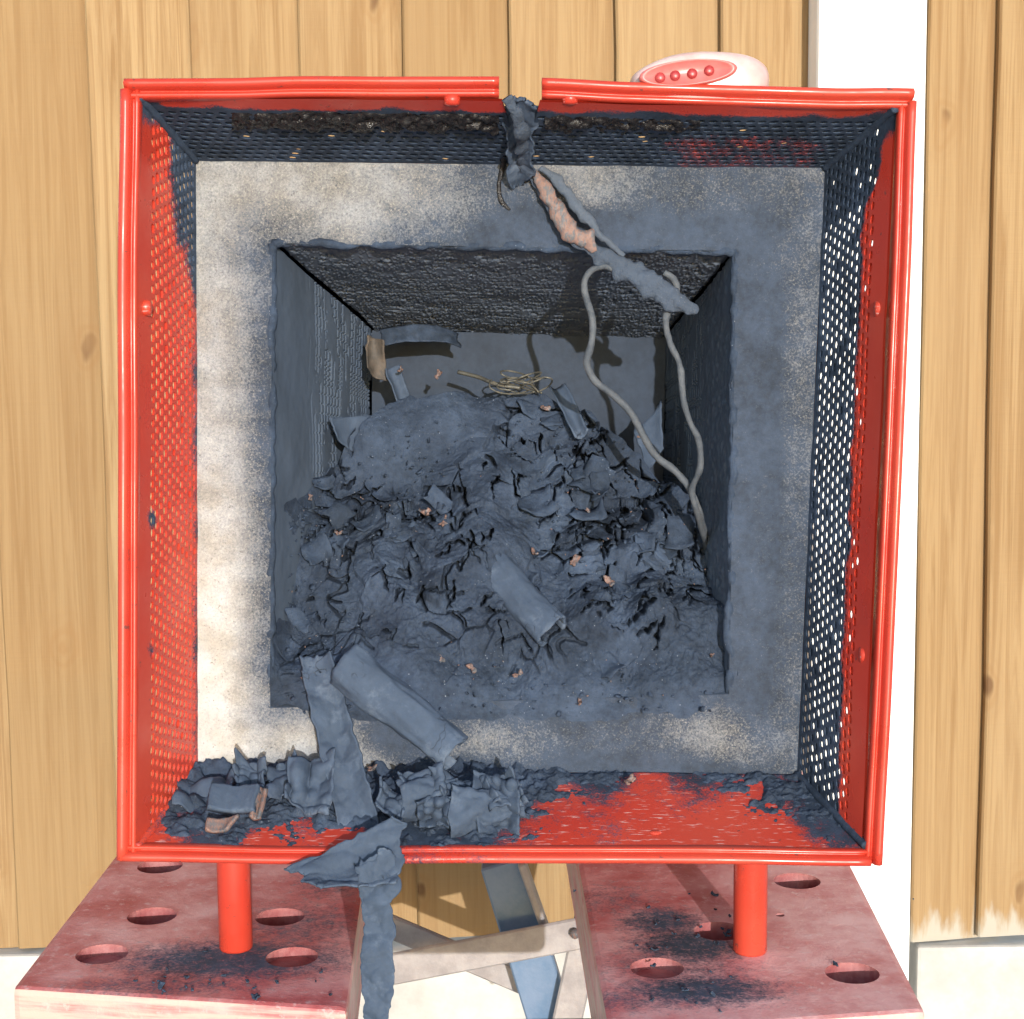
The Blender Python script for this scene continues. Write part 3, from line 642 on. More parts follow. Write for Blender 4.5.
# outer flanks and back so that it is a solid block
V = [B(*q, DB) for q in (KTL, KTR, KBR, KBL)]; V += [v + BY * .295 for v in V]
obj('flank', [list(v) for v in V], [[0, 1, 5, 4], [1, 2, 6, 5], [2, 3, 7, 6], [3, 0, 4, 7], [4, 5, 6, 7]], WALL, blk, smooth=False)
def hole_wall(name, a, b, c, d, nu, nv, fn):
    V = bil(B(*a, DB), B(*b, DB), B(*c, DB + DH), B(*d, DB + DH), nu, nv)
    n = normals(V, nu, nv); mid = np.array(B(500, 470, DB + .1))
    if ((mid - V.mean(0)) * n.mean(0)).sum() < 0: n = -n
    u = np.tile(np.linspace(0, 1, nu), nv); t = np.repeat(np.linspace(0, 1, nv), nu)
    V = V + n * fn(u, t, V)[:, None]
    o = obj(name, V, grid_faces(nu, nv), CEIL if 'ceiling' in name else WALL, blk)
    bm = bmesh.new(); bm.from_mesh(o.data); bmesh.ops.recalc_face_normals(bm, faces=bm.faces); bm.to_mesh(o.data); bm.free()
def f_ceil(u, t, V):
    f1, f2, cid, ox, oy = worley(u * 46, t * 34, 3); pit = (rnd(cid, 4) > .72) * sstep(.42, .2, f1)
    f1b, _, cb, _, _ = worley(u * 110, t * 70, 8); lum = (rnd(cb, 2) > .5) * sstep(.5, .1, f1b)
    rib = (np.sin(t * 150) > .55) * sstep(.3, .45, t) * (fbm(np.stack([u * 30, t * 60, t * 0], -1), 2, 6) > .45)
    e = sstep(.02, 0, u) + sstep(.98, 1, u)
    return -.0042 * pit + .0007 * lum - .0016 * rib + .004 * (fbm(np.stack([u * 6, t * 5, t * 0], -1), 4, 3) - .5) - .003 * e
def ribs(freq, amt):
    def f(u, t, V):                            # u runs down the wall, t into the depth
        k = (np.sin(t * freq) > .45).astype(float); gate = (fbm(np.stack([u * 9, t * 30, t * 0], -1), 3, 14) > .47) * sstep(.30, .55, t)
        cr = (np.sin(u * freq * 2.2) > .86) * gate
        return -amt * k * gate - amt * .6 * cr + .003 * (fbm(np.stack([u * 7, t * 5, t * 0 + 3], -1), 4, 3) - .5)
    return f
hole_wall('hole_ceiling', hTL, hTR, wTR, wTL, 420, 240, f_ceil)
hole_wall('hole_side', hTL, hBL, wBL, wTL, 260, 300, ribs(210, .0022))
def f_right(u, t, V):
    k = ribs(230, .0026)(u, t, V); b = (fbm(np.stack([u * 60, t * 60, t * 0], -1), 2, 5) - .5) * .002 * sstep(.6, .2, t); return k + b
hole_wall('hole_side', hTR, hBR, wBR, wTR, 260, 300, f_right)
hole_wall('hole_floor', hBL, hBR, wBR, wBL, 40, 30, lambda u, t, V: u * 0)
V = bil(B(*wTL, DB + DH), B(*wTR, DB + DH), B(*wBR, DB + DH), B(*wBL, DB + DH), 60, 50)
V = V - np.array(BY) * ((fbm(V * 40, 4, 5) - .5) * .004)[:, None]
o = obj('hole_back', V, grid_faces(60, 50), m_wall('shaded_sooted_board', (.045, .056, .075)), blk)  # darker copy of the wall board, shade put into its colour
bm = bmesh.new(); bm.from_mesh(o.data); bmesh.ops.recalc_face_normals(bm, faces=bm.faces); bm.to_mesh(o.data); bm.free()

# ------------------------------------------------------------------ the burnt heap in the hole
TOPC = np.array([(255, 560), (268, 545), (282, 512), (300, 492), (322, 470), (345, 448), (365, 425), (383, 408), (410, 396), (445, 393), (470, 388), (490, 392), (520, 396), (545, 392), (565, 408), (590, 412), (612, 424), (640, 446), (662, 476), (690, 496), (712, 545), (724, 590), (735, 620), (745, 640)], float)
BOTC = np.array([(255, 690), (270, 704), (330, 722), (420, 738), (520, 736), (620, 730), (700, 714), (732, 690), (745, 680)], float)
def mound_depth(px, py):
    a = np.clip((712 - py) / 315, 0, 1.1); dep = .17 * a**1.15
    lim = np.minimum(np.clip((px - 266) / 100, .02, 5)**1.1 * .24, np.clip((742 - px) / 72, .02, 5)**1.1 * .24)
    k = .02; dep = -k * np.log(np.exp(-dep / k) + np.exp(-lim / k)) + k * .0
    return DB + dep - (.009 * np.exp(-((690 - py) / 24)**2) + .006 * np.exp(-((716 - py) / 16)**2)) * sstep(272, 310, px) * sstep(736, 700, px)
def build_mound():
    nu, nv = 620, 480
    u = np.linspace(0, 1, nu); v = np.linspace(0, 1, nv)
    PX = np.tile(270 + u * 468, (nv, 1)); top = np.interp(PX[0], TOPC[:, 0], TOPC[:, 1]); bot = np.interp(PX[0], BOTC[:, 0], BOTC[:, 1]) + (fbm(np.stack([PX[0] / 18, PX[0] * 0, PX[0] * 0 + 4], -1), 4, 22) - .5) * 12
    top = top + (fbm(np.stack([PX[0] / 14, PX[0] * 0, PX[0] * 0], -1), 3, 21) - .5) * 12
    vv = np.clip(v / .93, 0, 1)[:, None]
    PY = bot + (top - bot) * vv
    px, py = PX.ravel(), PY.ravel(); dep = mound_depth(px, py)
    back = np.repeat(np.clip((v - .93) / .07, 0, 1), nu)
    V = Bn(px, py, dep); V = V + np.array(BY) * (back * .05)[:, None] - np.array(BZ) * (back**1.5 * .06)[:, None]
    first = np.repeat(sstep(.17, 0, v), nu); V = V + np.array(BY) * (first * .0030)[:, None]
    side = np.maximum(sstep(290, 272, px), sstep(722, 738, px))
    n = -np.array(BY) * .75 + np.array(BZ) * .6; n /= np.linalg.norm(n)
    q = np.stack([px, py, px * 0], -1)
    # how broken the surface is, by place
    brk = idw([(330, 530, .8), (300, 600, .6), (400, 540, 1), (420, 620, .7), (470, 420, .15), (400, 430, .1), (540, 440, .8), (580, 470, 1), (500, 500, .8), (600, 560, 1), (650, 520, .9), (620, 610, 1), (690, 560, .8), (640, 450, .35), (500, 560, .5), (560, 620, .4), (350, 650, .35), (450, 680, .2), (600, 680, .15), (700, 640, .2)], px, py)
    wx = px + (fbm(q / 40, 2, 31) - .5) * 40; wy = py + (fbm(q / 40, 2, 37) - .5) * 40
    d = (fbm(q / 70, 2, 1) - .5) * .034; deep = np.zeros(len(px))
    for sc, am, s, cd_ in ((58, .0068, 41, .014), (30, .0033, 47, .012), (15, .0008, 53, .0)):
        f1, f2, cid, ox, oy = worley(wx / sc, wy / sc * 1.25, s)
        tilt = (rnd(cid, 1) - .5) * ox * 1.8 + (rnd(cid, 2) - .35) * oy * 1.8
        d = d + brk * am * (tilt + (rnd(cid, 3) - .5) * .8)
        crack = sstep(3.2 / sc, 1.6 / sc, f2 - f1) * sstep(.56, .62, fbm(q / 24, 2, s + 5))
        deep = deep + sstep(.15, .6, brk) * crack * cd_
    # single curved fissures with one lifted lip
    D2 = d.reshape(nv, nu); C2 = deep.reshape(nv, nu); B2 = brk.reshape(nv, nu); rr = np.random.default_rng(77); done = 0
    fixed = [(296, 536, 100, 40), (286, 560, 95, 34), (392, 532, 120, 44), (384, 590, 80, 30), (448, 512, 60, 46), (470, 562, 62, 40), (610, 505, 50, 26), (668, 510, 62, 70), (690, 540, 75, 60), (620, 520, 85, 55), (600, 600, 40, 40), (640, 628, 130, 40), (355, 440, 110, 30), (520, 452, 20, 26), (520, 500, 40, 50), (650, 470, 40, 40)]
    while done < 150:
        if done < len(fixed): cx, cy, an, L = fixed[done]; an = R(an); wd = 2.6
        else:
            cx, cy = rr.uniform(285, 715), rr.uniform(420, 650); L = rr.uniform(8, 34); an = rr.uniform(.2, 2.9); wd = rr.uniform(1.0, 2.3)
            iu = min(int((cx - 270) / 468 * nu), nu - 1); ok = abs(PY[:, iu] - cy); jv = int(ok.argmin())
            if ok.min() > 3 or rr.random() > B2[jv, iu] ** 1.5: continue
        done += 1; curv = rr.normal(0, .045); c0 = max(0, int((cx - L - 22 - 270) / 468 * nu)); c1 = min(nu, int((cx + L + 22 - 270) / 468 * nu))
        if c1 - c0 < 3: continue
        X = PX[:, c0:c1] - cx; Y = PY[:, c0:c1] - cy
        sx = X * math.cos(an) + Y * math.sin(an); sy = -X * math.sin(an) + Y * math.cos(an)
        sy = sy - curv * sx * sx * .35 - 1.6 * np.sin(sx * .28 + done) - .7 * np.sin(sx * .8 + done * 2)
        al = np.clip(1 - np.abs(sx) / (L * .5), 0, 1) ** .5; wv = wd * al + 1e-3
        C2[:, c0:c1] += .020 * al * sstep(1.0, .6, np.abs(sy) / wv) * (al > 0)
        D2[:, c0:c1] += .0030 * al * np.exp(-np.abs(sy) / 9) * (sy > 0)
    d = D2.ravel(); deep = C2.ravel()
    rid = 1 - np.abs(2 * fbm(np.stack([wx / 20, wy / 20, px * 0], -1), 3, 61) - 1); d = d + brk * (rid - .7) * .0014
    gran = idw([(350, 560, .5), (450, 570, .8), (440, 640, .9), (350, 660, .6), (500, 690, 1), (650, 690, 1), (450, 430, .3), (600, 500, .3), (600, 440, .2)], px, py)
    d = d + gran * ((fbm(q / 5, 3, 71) - .5) * .0022 + (fbm(q / 2.2, 2, 73) - .5) * .0009)
    vr = np.repeat(v, nu); dn = (.3 + .7 * sstep(0, .3, vr)) * (1 - .9 * side)
    V = V + n * (d * dn * np.clip((738 - py) / 70, .12, 1))[:, None]
    V = V + np.array(BY) * (np.clip(deep, 0, .022) * dn * np.clip((720 - py) / 60, 0, 1))[:, None]
    _, _, tc, _, _ = worley(wx / 34, wy / 27, 47); _, _, tc2, _, _ = worley(wx / 15, wy / 12, 91)
    tone = np.clip(.25 + .5 * brk * (rnd(tc, 9) - .5) + .35 * brk * (rnd(tc2, 4) - .5) + .9 * (fbm(q / 45, 4, 95) - .35), 0, 1)
    return obj('ash_heap', V, grid_faces(nu, nv), HEAP, attrs={'tone': tone}, label='big heap of slate grey charred flakes and ash filling the square hole', cat='ash heap')
heap = build_mound()
def on_heap(px, py, lift=0): return Bn(np.array([px]), np.array([py]), mound_depth(np.array([px * 1.]), np.array([py * 1.])) - lift)[0]

# torn flakes lying over the heap: curled, solid, each a separate bit of one countless litter
def flake(c, ax, ay, sx, sy, curl, th, seed, ragged=.25):
    nu, nv = 7, 6; az = np.cross(ax, ay)
    u, v = np.meshgrid(np.linspace(-1, 1, nu), np.linspace(-1, 1, nv)); u = u.ravel(); v = v.ravel()
    r = 1 + ragged * 2 * (vnoise(np.stack([u * 1.7 + seed * 3.1, v * 1.7, v * 0 + seed], -1), 5) - .5)
    m = np.hypot(u, v); k = 1 - .16 * np.clip(m - 1, 0, 1)
    x, y = u * r * k * sx, v * r * k * sy
    z = curl * sx * (u * u + .5 * u * v) + (vnoise(np.stack([u * 1.3, v * 1.3, v * 0 + seed], -1), 9) - .5) * .5 * sx
    return solid_sheet(c + x[:, None] * ax + y[:, None] * ay + z[:, None] * az, nu, nv, th)
def basis(nrm):
    nrm = nrm / np.linalg.norm(nrm); a = rng.normal(size=3); a = a - nrm * (a @ nrm); a /= np.linalg.norm(a); return a, np.cross(nrm, a), nrm
NH = np.array(-BY) * .75 + np.array(BZ) * .6
mb = MB(); mc = MB()
for k in range(45):
    cx, cy = random.choice([(600, 560, 75, 60), (400, 540, 70, 50), (330, 560, 40, 60), (560, 460, 70, 40), (640, 590, 60, 50), (450, 600, 90, 60)])[:2], 0
    cx0, cy0 = cx; px = rng.normal(cx0, 48); py = rng.normal(cy0, 38)
    if not (290 < px < 715) or py < np.interp(px, TOPC[:, 0], TOPC[:, 1]) + 12 or py > 680: continue
    sz = rng.uniform(.004, .011)
    a, b, nn = basis(NH + rng.normal(0, .22, 3)); V, Fc = flake(on_heap(px, py, rng.uniform(.000, .004)), a, b, sz, sz * rng.uniform(.5, 1), rng.uniform(-.1, .6), .0008, k)
    mb.add(V, Fc)
for k in range(900):
    px, py = rng.uniform(285, 715), rng.uniform(420, 715)
    if py < np.interp(px, TOPC[:, 0], TOPC[:, 1]) + 8: continue
    r_ = abs(rng.normal(0, .0010)) + .0005; a, b, nn = basis(NH + rng.normal(0, .7, 3)); c = on_heap(px, py, rng.uniform(-.001, .004))
    q_ = rng.uniform(.4, 1, 6); ang = np.arange(5) * 1.257
    top = np.array([c + r_ * q_[i] * (math.cos(ang[i]) * a + .7 * math.sin(ang[i]) * b) for i in range(5)]); mb.add(np.concatenate([top, top - nn * .0006]), [[0, 1, 2, 3, 4], [9, 8, 7, 6, 5]] + [[i, (i + 1) % 5, 5 + (i + 1) % 5, 5 + i][::-1] for i in range(5)])
mb.build('ash_flakes', SOOT, label='countless small curled grey flakes scattered over the ash heap', cat='ash flakes', kind='stuff')

# ------------------------------------------------------------------ sheets and rolls
def sheet(name, corners, nu, nv, mat, bend=0., crump=.002, th=.0008, rag=.06, seed=1, arch=0., fac=0., nf=120, **k):
    """corners: four (px, py, depth) a,b (top edge), c,d (bottom edge)"""
    a, b, c, d = [B(q[0], q[1], q[2] - (.025 if 740 < q[1] < 836 and q[2] > .03 else 0)) for q in corners]; V = bil(a, b, c, d, nu, nv)
    u = np.tile(np.linspace(0, 1, nu), nv); v = np.repeat(np.linspace(0, 1, nv), nu)
    sz = np.linalg.norm(np.array(b - a)); hz = np.linalg.norm(np.array(d - a))
    eu = np.minimum(u, 1 - u); ev = np.minimum(v, 1 - v); n = normals(V, nu, nv)
    du = np.array(b - a) / sz; dv = np.array(d - a) / hz
    nz = lambda s: fbm(V * nf + s * 7.7, 4, seed + s) - .5
    V = V + du * (sz * rag * 2 * nz(1) * sstep(.25, 0, eu))[:, None] + dv * (hz * rag * 2 * nz(2) * sstep(.25, 0, ev))[:, None]
    V = V + n * (bend * 4 * u * (1 - u) + arch * 4 * v * (1 - v) + crump * 2 * (fbm(V * 70, 4, seed) - .5))[:, None]
    if fac:
        w1 = np.stack([u * 2.6 + seed, v * 1.9 + .8 * u, u * 0 + seed], -1); w2 = np.stack([u * 1.7 - v * 1.4 + seed * 2, v * 4.2, u * 0], -1)
        r1 = 1 - np.abs(2 * vnoise(w1 * 1.3, seed) - 1); r2 = 1 - np.abs(2 * vnoise(w2, seed + 3) - 1)
        V = V + n * (fac * 1.5 * (r1**1.5 + .6 * r2**2 - .8))[:, None]
    A, Fc = solid_sheet(V, nu, nv, th)
    return obj(name, A, Fc, mat, **k)
def roll(name, p0, p1, r0, r1, arc0, arc1, mat, th=.0016, seed=3, crump=.0012, **k):
    P0, P1 = np.array(B(*p0)), np.array(B(*p1)); T = P1 - P0; L = np.linalg.norm(T); T /= L
    x = np.cross(T, np.array(BY)); x /= np.linalg.norm(x); y = np.cross(x, T)          # y ~ into the depth... -y faces the camera
    nu, nv = 48, 40; u = np.tile(np.linspace(0, 1, nu), nv); v = np.repeat(np.linspace(0, 1, nv), nu)
    a = R(arc0) + (R(arc1) - R(arc0)) * u; rr = (r0 + (r1 - r0) * v) * (.80 + .40 * fbm(np.stack([2.2 * np.cos(a), 2.2 * np.sin(a), v * 3 + seed], -1), 3, seed)) * (1 - .28 * u * (abs(arc1 - arc0) > 300))
    V = P0 + T * (v * L)[:, None] + rr[:, None] * (np.cos(a)[:, None] * x - .72 * np.sin(a)[:, None] * y)
    end = np.minimum(v, 1 - v); nz = fbm(V * 55, 4, seed) - .5
    V = V + T * (.014 * nz * sstep(.3, 0, end) * np.where(v > .5, 1, .8))[:, None]
    rad = np.cos(a)[:, None] * x - np.sin(a)[:, None] * y
    V = V + rad * (crump * 2 * (fbm(V * 60, 4, seed + 2) - .5))[:, None]
    A, Fc = solid_sheet(V, nu, nv, th)
    o = obj(name, A, Fc, mat, **k)
    return o
# large roll sliding out of the hole
roll('charred_roll', (344, 668, .135), (452, 752, .085), .0135, .0115, -70, 250, CHAR_PAPER, th=.001, label='large smooth grey charred roll tilted out of the hole at lower left', cat='charred roll')
# rolled piece half buried in the heap
roll('charred_roll', (478, 556, DB + .075), (552, 632, DB + .010), .0120, .0100, -60, 230, CHAR_PAPER, seed=11, label='smaller charred roll half buried in the middle of the ash heap', cat='charred roll')
# plank-like strip leaning on the roll, from the hole down to the rim
sheet('charred_strip', ((298, 656, .165), (332, 650, .165), (386, 850, .040), (344, 852, .040)), 30, 90, CHAR_PAPER, bend=.004, crump=.005, th=.0012, rag=.10, seed=5,
      label='long charred strip leaning from the hole down to the front rim beside the large roll', cat='charred strip')
# flap lying over the rim and the tail hanging off it
sheet('charred_flap', ((290, 864, -.012), (402, 812, -.004), (400, 884, -.022), (314, 886, -.024)), 60, 30, CHAR_PAPER, bend=.003, arch=.003, crump=.003, th=.0009, rag=.15, seed=8, fac=.0015,
      label='torn grey flap draped over the bottom rim above the left leg', cat='charred flap')
sheet('hanging_strip', ((360, 858, -.016), (396, 862, -.016), (390, 1060, -.028), (366, 1060, -.028)), 30, 140, CHAR_PAPER, bend=-.0006, crump=.006, th=.0008, rag=.26, seed=9, nf=75,
      label='long ragged grey strip hanging from the bottom rim between the bench jaws', cat='charred strip')
# heap of curled sheets on the floor of the box
roll('curled_sheet', (400, 802, .06), (462, 790, .07), .011, .008, -20, 250, CHAR_PAPER, seed=21, crump=.006, th=.0008, label='crumpled charred curl lying just right of the long leaning strip', cat='charred sheet')
roll('curled_sheet', (446, 812, .045), (522, 808, .06), .0125, .007, 10, 230, CHAR_PAPER, seed=23, crump=.006, th=.0008, label='rounded charred curl at the right end of the litter on the box floor', cat='charred sheet')
sheet('curled_sheet', ((430, 770, .09), (485, 768, .09), (500, 800, .05), (455, 815, .05)), 44, 44, CHAR_PAPER, bend=.008, crump=.004, seed=25, rag=.1, fac=.0045, label='folded charred sheet standing behind the rounded curl on the box floor', cat='charred sheet')
sheet('curled_sheet', ((470, 768, .09), (520, 785, .07), (520, 835, .03), (478, 832, .03)), 24, 24, CHAR_PAPER, bend=.006, crump=.003, seed=26, rag=.08, fac=.0045, label='smooth charred sheet lying at the right edge of the floor litter', cat='charred sheet')
sheet('curled_sheet', ((288, 758, .12), (336, 752, .12), (330, 815, .07), (284, 800, .07)), 24, 24, CHAR_PAPER, bend=.006, crump=.003, seed=27, rag=.1, fac=.0045, label='charred sheet leaning against the block left of the long strip', cat='charred sheet')
sheet('curled_sheet', ((262, 765, .15), (296, 754, .15), (300, 790, .11), (270, 800, .11)), 20, 20, CHAR_PAPER, bend=.005, crump=.003, seed=28, rag=.12, fac=.0045, label='small ragged charred sheet against the pale bottom left of the block', cat='charred sheet')
sheet('curled_sheet', ((178, 768, .16), (235, 768, .16), (232, 802, .10), (172, 806, .10)), 24, 20, CHAR_PAPER, bend=.008, crump=.005, seed=29, rag=.12, fac=.0045, label='crumpled charred sheet in the bottom left corner of the box', cat='charred sheet')
for q, (cs, lab) in enumerate(((((398, 772, .10), (442, 762, .10), (446, 792, .07), (404, 796, .07)), 'crumpled grey scrap of char under the lower end of the large roll'),
        (((378, 776, .09), (410, 788, .08), (402, 820, .05), (376, 806, .06)), 'crumpled grey scrap of char touching the right side of the long leaning strip'),
        (((480, 770, .10), (512, 768, .10), (530, 800, .07), (492, 806, .06)), 'crumpled grey scrap of char at the far right of the curled litter'),
        (((416, 800, .055), (452, 796, .055), (450, 832, .03), (420, 828, .03)), 'crumpled grey scrap of char lying in front of the curled litter near the rim'),
        (((236, 756, .16), (268, 760, .15), (262, 790, .11), (234, 788, .12)), 'crumpled grey scrap of char behind the flat slab in the left corner'))):
    sheet('crumpled_scrap', cs, 40, 40, CHAR_PAPER, bend=.006, crump=.004, th=.0012, rag=.14, seed=60 + q, fac=.005, label=lab, cat='charred scrap')
sl = sheet('charred_slab', ((210, 786, .085), (262, 788, .085), (256, 812, .055), (206, 810, .055)), 24, 18, CHAR_PAPER, bend=.003, crump=.0012, th=.004, seed=31, rag=.05, label='flat dark slab with a coppery edge near the bottom left corner of the box', cat='charred slab')
sheet('copper_scrap', ((258, 786, .080), (268, 788, .080), (262, 818, .05), (248, 816, .05)), 10, 18, COPPER, bend=.003, crump=.002, th=.002, seed=32, rag=.15, label='bare copper scrap at the edge of the flat slab, bottom left', cat='copper scrap', group='copper scraps')
sheet('copper_scrap', ((206, 818, .05), (240, 815, .05), (228, 830, .035), (204, 832, .035)), 14, 10, COPPER, bend=.002, crump=.002, th=.002, seed=33, rag=.15, label='bare copper scrap in front of the flat slab near the bottom rim', cat='copper scrap', group='copper scraps')
# sheets at the back of the hole
sheet('charred_sheet', ((380, 330, DB + .20), (458, 334, DB + .23), (460, 348, DB + .22), (384, 346, DB + .19)), 24, 12, m_soot('glossy_char', True, .4), bend=-.006, crump=.003, seed=41, rag=.1, label='dark charred sheet lying across the back of the hole under the ceiling', cat='charred sheet')
sheet('charred_sheet', ((366, 335, DB + .19), (384, 340, DB + .19), (388, 382, DB + .20), (368, 365, DB + .18)), 12, 16, m_plain('scorched_card', (.05, .045, .04), (.12, .095, .075), 90, .7, 0, .4), bend=.004, crump=.003, seed=42, rag=.15, label='scorched brown scrap standing in the back left corner of the hole', cat='charred sheet')
sheet('charred_sheet', ((384, 368, DB + .19), (400, 366, DB + .2), (412, 404, DB + .2), (396, 402, DB + .19)), 12, 16, CHAR_PAPER, bend=.004, crump=.003, seed=43, rag=.15, label='grey charred splinter at the left end of the heap ridge', cat='charred sheet')
sheet('charred_sheet', ((330, 418, DB + .12), (372, 415, DB + .16), (352, 452, DB + .14), (336, 436, DB + .12)), 14, 14, CHAR_PAPER, bend=.003, crump=.002, seed=44, rag=.08, label='grey charred flap against the left wall of the hole', cat='charred sheet')
sheet('charred_sheet', ((634, 430, DB + .17), (662, 402, DB + .17), (664, 450, DB + .16), (646, 470, DB + .15)), 14, 14, CHAR_PAPER, bend=.003, crump=.002, seed=45, rag=.08, label='grey charred flap against the right wall of the hole', cat='charred sheet')
sheet('charred_sheet', ((548, 385, DB + .165), (566, 384, DB + .165), (590, 432, DB + .13), (574, 436, DB + .13)), 12, 16, CHAR_PAPER, bend=.004, crump=.003, seed=46, rag=.1, label='grey folded char strip at the top of the heap beside the thin wires', cat='charred sheet')

# copper glints in the ash, each a bent scrap of its own
glints = [(425, 512, 10, 'copper scrap left of the two near the centre of the heap'), (445, 522, 9, 'copper scrap just above the half buried roll'), (338, 533, 6, 'copper scrap in the left shoulder of the ash heap'),
    (310, 497, 5, 'copper speck where the heap meets the left wall of the hole'), (380, 575, 6, 'copper scrap beside the dark fissure left of the buried roll'), (535, 552, 7, 'copper scrap right of the upper end of the buried roll'),
    (575, 560, 9, 'arched copper scrap at the rim of the dark hollow right of the buried roll'), (610, 582, 10, 'broad copper scrap in the right half of the heap, right of the buried roll'), (588, 510, 4, 'copper speck on the upper right slope of the heap'),
    (440, 658, 9, 'long copper scrap at the foot of the heap right of the large roll'), (472, 668, 8, 'copper scrap in the middle of three at the foot of the heap'), (518, 674, 7, 'copper scrap below the lower end of the buried roll'),
    (580, 702, 5, 'copper speck lowest on the heap where it spills over the block'), (306, 680, 6, 'copper scrap at the top of the long leaning strip'), (545, 408, 7, 'copper scrap at the heap top right of the wire tangle'),
    (640, 436, 4, 'copper speck beside the curving left wire'), (630, 780, 8, 'copper curl on the floor ash below the block'), (712, 655, 3, 'copper speck at the lower right foot of the heap'),
    (372, 768, 7, 'copper scrap in the shade under the large roll'), (400, 370, 6, 'copper sliver at the back left of the hole'), (438, 375, 7, 'copper sliver against the back wall left of the wire tangle')]
for k, (gx, gy, s, lab) in enumerate(glints):
    c = on_heap(gx, gy, .0075) if gy < 705 else np.array(B(gx, gy, .15))
    if gy < 380: c = np.array(B(gx, gy, DB + .18))
    sz = s * .9 / F * .95 * .55
    a, b, nn = basis(NH + rng.normal(0, .35, 3)); V, Fc = flake(c, a, b, sz, sz * .55, rng.uniform(.1, .7), .0010, 300 + k, .6)
    obj('copper_scrap', V, Fc, COPPER, label=lab, cat='copper scrap', group='copper scraps')

mb = MB()
for k in range(110):
    px, py = rng.uniform(290, 712), rng.uniform(470, 700)
    if py < np.interp(px, TOPC[:, 0], TOPC[:, 1]) + 8: continue
    r_ = rng.uniform(.0004, .0011); a, b, nn = basis(NH + rng.normal(0, .5, 3)); c = on_heap(px, py, rng.uniform(.002, .006)); q_ = rng.uniform(.4, 1, 5); ang = np.arange(5) * 1.257
    top = np.array([c + r_ * q_[i] * (math.cos(ang[i]) * a + .5 * math.sin(ang[i]) * b) for i in range(5)]); mb.add(np.concatenate([top, top - nn * .0005]), [[0, 1, 2, 3, 4], [9, 8, 7, 6, 5]] + [[i, (i + 1) % 5, 5 + (i + 1) % 5, 5 + i][::-1] for i in range(5)])
mb.build('copper_specks', COPPER, kind='stuff', label='countless specks of bare copper glinting among the ash flakes', cat='copper specks')

# ------------------------------------------------------------------ melted strand, wires
st = empty('melted_strand', B(530, 150, .15), 'melted grey strand with bare copper core hanging from the slot in the top rim', 'melted strand')
V, Fc = tube([B(506, 98, .006), B(514, 112, .02), B(522, 132, .06), B(524, 152, .13), B(530, 172, .185), B(550, 205, .183), B(578, 240, .180), B(606, 258, .178), B(632, 272, .176), B(656, 288, .174), B(676, 302, .172), B(692, 309, .170), B(698, 312, .170)],
             np.array([4.5, 6, 8, 8, 5, 4, 7, 10, 11, 12, 11, 6, 3]) * .00052, 20, flat=.5, samples=170, noise=.8, seed=4); obj('sheath', V, Fc, m_soot('melted_sheath', True, .9, (.10, .125, .165)), st)
V, Fc = tube([B(534, 172, .178), B(546, 190, .175), B(558, 212, .173), B(570, 232, .172), B(588, 240, .172), B(594, 252, .174)], np.array([3, 7, 8.5, 9.5, 9, 3]) * .00052, 20, flat=.35, samples=90, noise=.6, seed=8); obj('copper_core', V, Fc, COPPER, st)
V, Fc = tube([B(540, 168, .180), B(556, 180, .178), B(572, 200, .176), B(588, 220, .174), B(604, 238, .172), B(624, 256, .172)], np.array([2, 4.5, 5, 5, 4, 2]) * .00055, 14, flat=.7, samples=90, noise=.9, seed=9); obj('sheath', V, Fc, m_soot('crusty_sheath', True, 1., (.16, .19, .235)), st)
# black tube shaped as the strand's cast shadow on the block
V, Fc = tube([B(503, 140, .150), B(503, 165, .192), B(499, 185, .197), B(501, 200, .197), B(510, 210, .197)], np.array([4, 3, 2.2, 3, 1.5]) * .0005, 8, flat=.6, samples=40, noise=.5); obj('strand_shadow', V, Fc, TAR, st)
sheet('smear', ((503, 106, .03), (540, 104, .03), (530, 184, .195), (511, 192, .195)), 40, 60, CHAR_PAPER, bend=.003, crump=.004, th=.001, seed=51, rag=.22, parent=st)
def wire(path, r, mat, label, cat='wire', group=None):
    V, Fc = tube([B(*p) for p in path], r, 10, samples=len(path) * 12, noise=.30); return obj('wire', V, Fc, mat, label=label, cat=cat, group=group)
wire([(622, 272, .176), (604, 266, .180), (590, 272, .184), (584, 288, .188), (592, 318, .192), (592, 340, .194), (587, 362, .198), (594, 380, .204), (612, 394, .210), (630, 412, .216), (643, 435, .222), (655, 455, .230), (676, 472, .236), (690, 490, .236), (700, 515, .246), (706, 540, .29), (710, 560, .36)], .0019, WIRE, 'grey bare wire curving left out of the melted strand down into the ash')
wire([(664, 272, .178), (674, 280, .182), (676, 292, .186), (666, 318, .182), (670, 342, .186), (680, 366, .190), (683, 398, .196), (690, 422, .202), (699, 442, .208), (700, 468, .214), (692, 490, .226), (697, 512, .236), (706, 545, .29), (710, 565, .36)], .0017, WIRE, 'grey bare wire hanging from the tip of the melted strand near the right wall')
tg = empty('wire_tangle', B(515, 388, DB + .16), 'small tangle of thin brassy wires on top of the ash heap', 'wire tangle')
for k in range(11):
    a0 = rng.uniform(0, 6.28); rx, ry = rng.uniform(7, 26), rng.uniform(3, 10); cx, cy = 516 + rng.normal(0, 9), 382 + rng.normal(0, 4)
    P = [B(cx + rx * math.cos(a0 + q * .8), cy + ry * math.sin(a0 + q * .8 + .7 * k), DB + .165 + .012 * math.sin(q * 1.3 + k)) for q in range(6)]
    V, Fc = tube(P, .0005, 6, samples=36); obj('wire_loop', V, Fc, WIRE_B, tg)
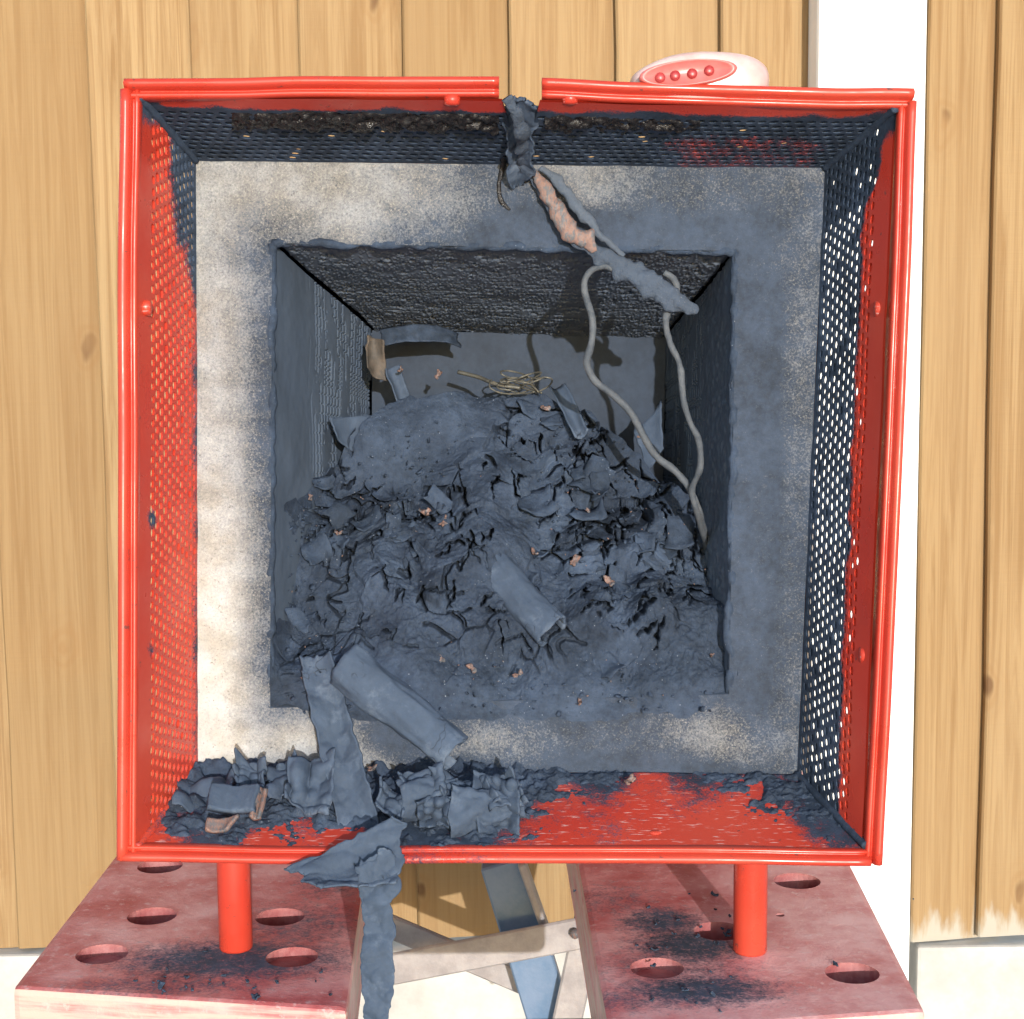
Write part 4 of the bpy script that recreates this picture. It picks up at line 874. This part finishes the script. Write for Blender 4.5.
V, Fc = tube([B(458, 372, DB + .2), B(478, 377, DB + .19), B(496, 384, DB + .17), B(520, 388, DB + .165)], .0012, 6, samples=24); obj('wire_tail', V, Fc, WIRE_B, tg)

# ------------------------------------------------------------------ tar crust and soot on the cabinet
for x0, x1, sd_, hh in ((232, 499, 70, 8), (545, 700, 71, 6)):
    nu, nv = 300, 26; px = np.tile(np.linspace(x0, x1, nu), nv); f = np.repeat(np.linspace(0, 1, nv), nu)
    e_ = (vnoise(np.stack([px / 11, px * 0, px * 0], -1), sd_) - .5) * 9; e2 = (fbm(np.stack([px / 9, px * 0 + 5, px * 0], -1), 3, sd_) - .4) * 12
    py = 114 + (px - 500) * .012 + e_ * .35 * (1 - f) + f * (hh + 8 + e2)
    P = Bn(px, py, .006 + .194 * np.clip((py - 101 - (px - 500) * .012) / 62, 0, 1))
    q = P * 260; hgt = .0030 * np.sin(np.pi * f)**.6 * np.clip(fbm(q, 3, sd_) * 2.2 - .55, 0, 1.3) + .0004
    P = P - np.array(BZ) * hgt[:, None] - np.array(BY) * (hgt * .5)[:, None]
    obj('tar_crust', P, grid_faces(nu, nv), TAR, cab)

# ash lying on the floor plate: a height field over the plate, dipping below it where the paint is bare
def floor_ash():
    nu, nv = 420, 130; a, b, c, d = B(*FBL, .006), B(*FBR, .006), B(*KBR, DB), B(*KBL, DB)
    V = bil(a, b, c, d, nu, nv); n = np.cross(np.array(b - a), np.array(d - a)); n /= np.linalg.norm(n)
    if n[2] < 0: n = -n
    x, y = projn(V)
    h = idw([(160, 845, -1), (165, 800, .4), (185, 785, 1.6), (200, 800, 1.4), (240, 790, 2), (300, 785, 2), (320, 800, 1.2), (260, 820, .35), (200, 825, .25), (250, 843, -.8), (330, 845, -1), (360, 810, 1), (420, 790, 2), (480, 790, 2), (500, 810, 1.6), (520, 825, .7), (450, 835, .4), (400, 845, -.2), (540, 805, .1), (540, 785, 1.3), (600, 780, 1.2), (600, 800, -.6), (700, 776, 1), (700, 792, -.7), (780, 778, .8), (790, 800, .1), (830, 815, .5), (845, 835, .2), (800, 838, -1), (700, 825, -1), (600, 830, -1), (560, 815, -.6), (520, 846, -.8), (860, 848, -.5), (650, 808, -.5)], x, y)
    q = np.stack([x, y * 1.6, x * 0], -1)
    d_ = h * .0028 + (fbm(q / 14, 4, 81) - .5) * .008 * np.clip(h + .6, .2, 1.6) + (fbm(q / 4, 3, 83) - .5) * .0028
    f1, f2, cid, ox, oy = worley(x / 17, y / 11, 85); d_ = d_ + np.clip(h, 0, 2) * .0006 * ((rnd(cid, 1) - .5) * ox * 3 + (rnd(cid, 2) - .5) * oy * 3 + rnd(cid, 3) - .6)
    V = V + n * (np.clip(d_, -.004, .03) - .0006)[:, None]
    keep = (d_ > -.0035).reshape(nv, nu); Fc = grid_faces(nu, nv); kf = keep.ravel()[Fc].any(1)
    return obj('floor_ash', V, Fc[kf], SOOT, kind='stuff', label='loose ash and soot spread over the floor of the red box', cat='ash')
floor_ash()
# soot crumbs on the bench
mb = MB()
for k in range(60):
    cx, cy, sx, sy = random.choice([(695, 992, 26, 12), (715, 985, 18, 10), (690, 940, 24, 12), (665, 925, 18, 12), (230, 965, 50, 16), (300, 975, 30, 14), (200, 985, 40, 8), (750, 900, 60, 30)])
    p = W(rng.normal(cx, sx), rng.normal(cy, sy), Z=BZ0 + .0008)
    r = abs(rng.normal(0, .0007)) + .0003; a, b, nn = basis(np.array([0, 0, 1.]) + rng.normal(0, .3, 3))
    V, Fc = flake(np.array(p), a, b, r, r * .7, .3, .0007, k); mb.add(V, Fc)
mb.build('soot_crumbs', SOOT, kind='stuff', label='dark soot crumbs scattered on the workbench jaws under the box', cat='soot')
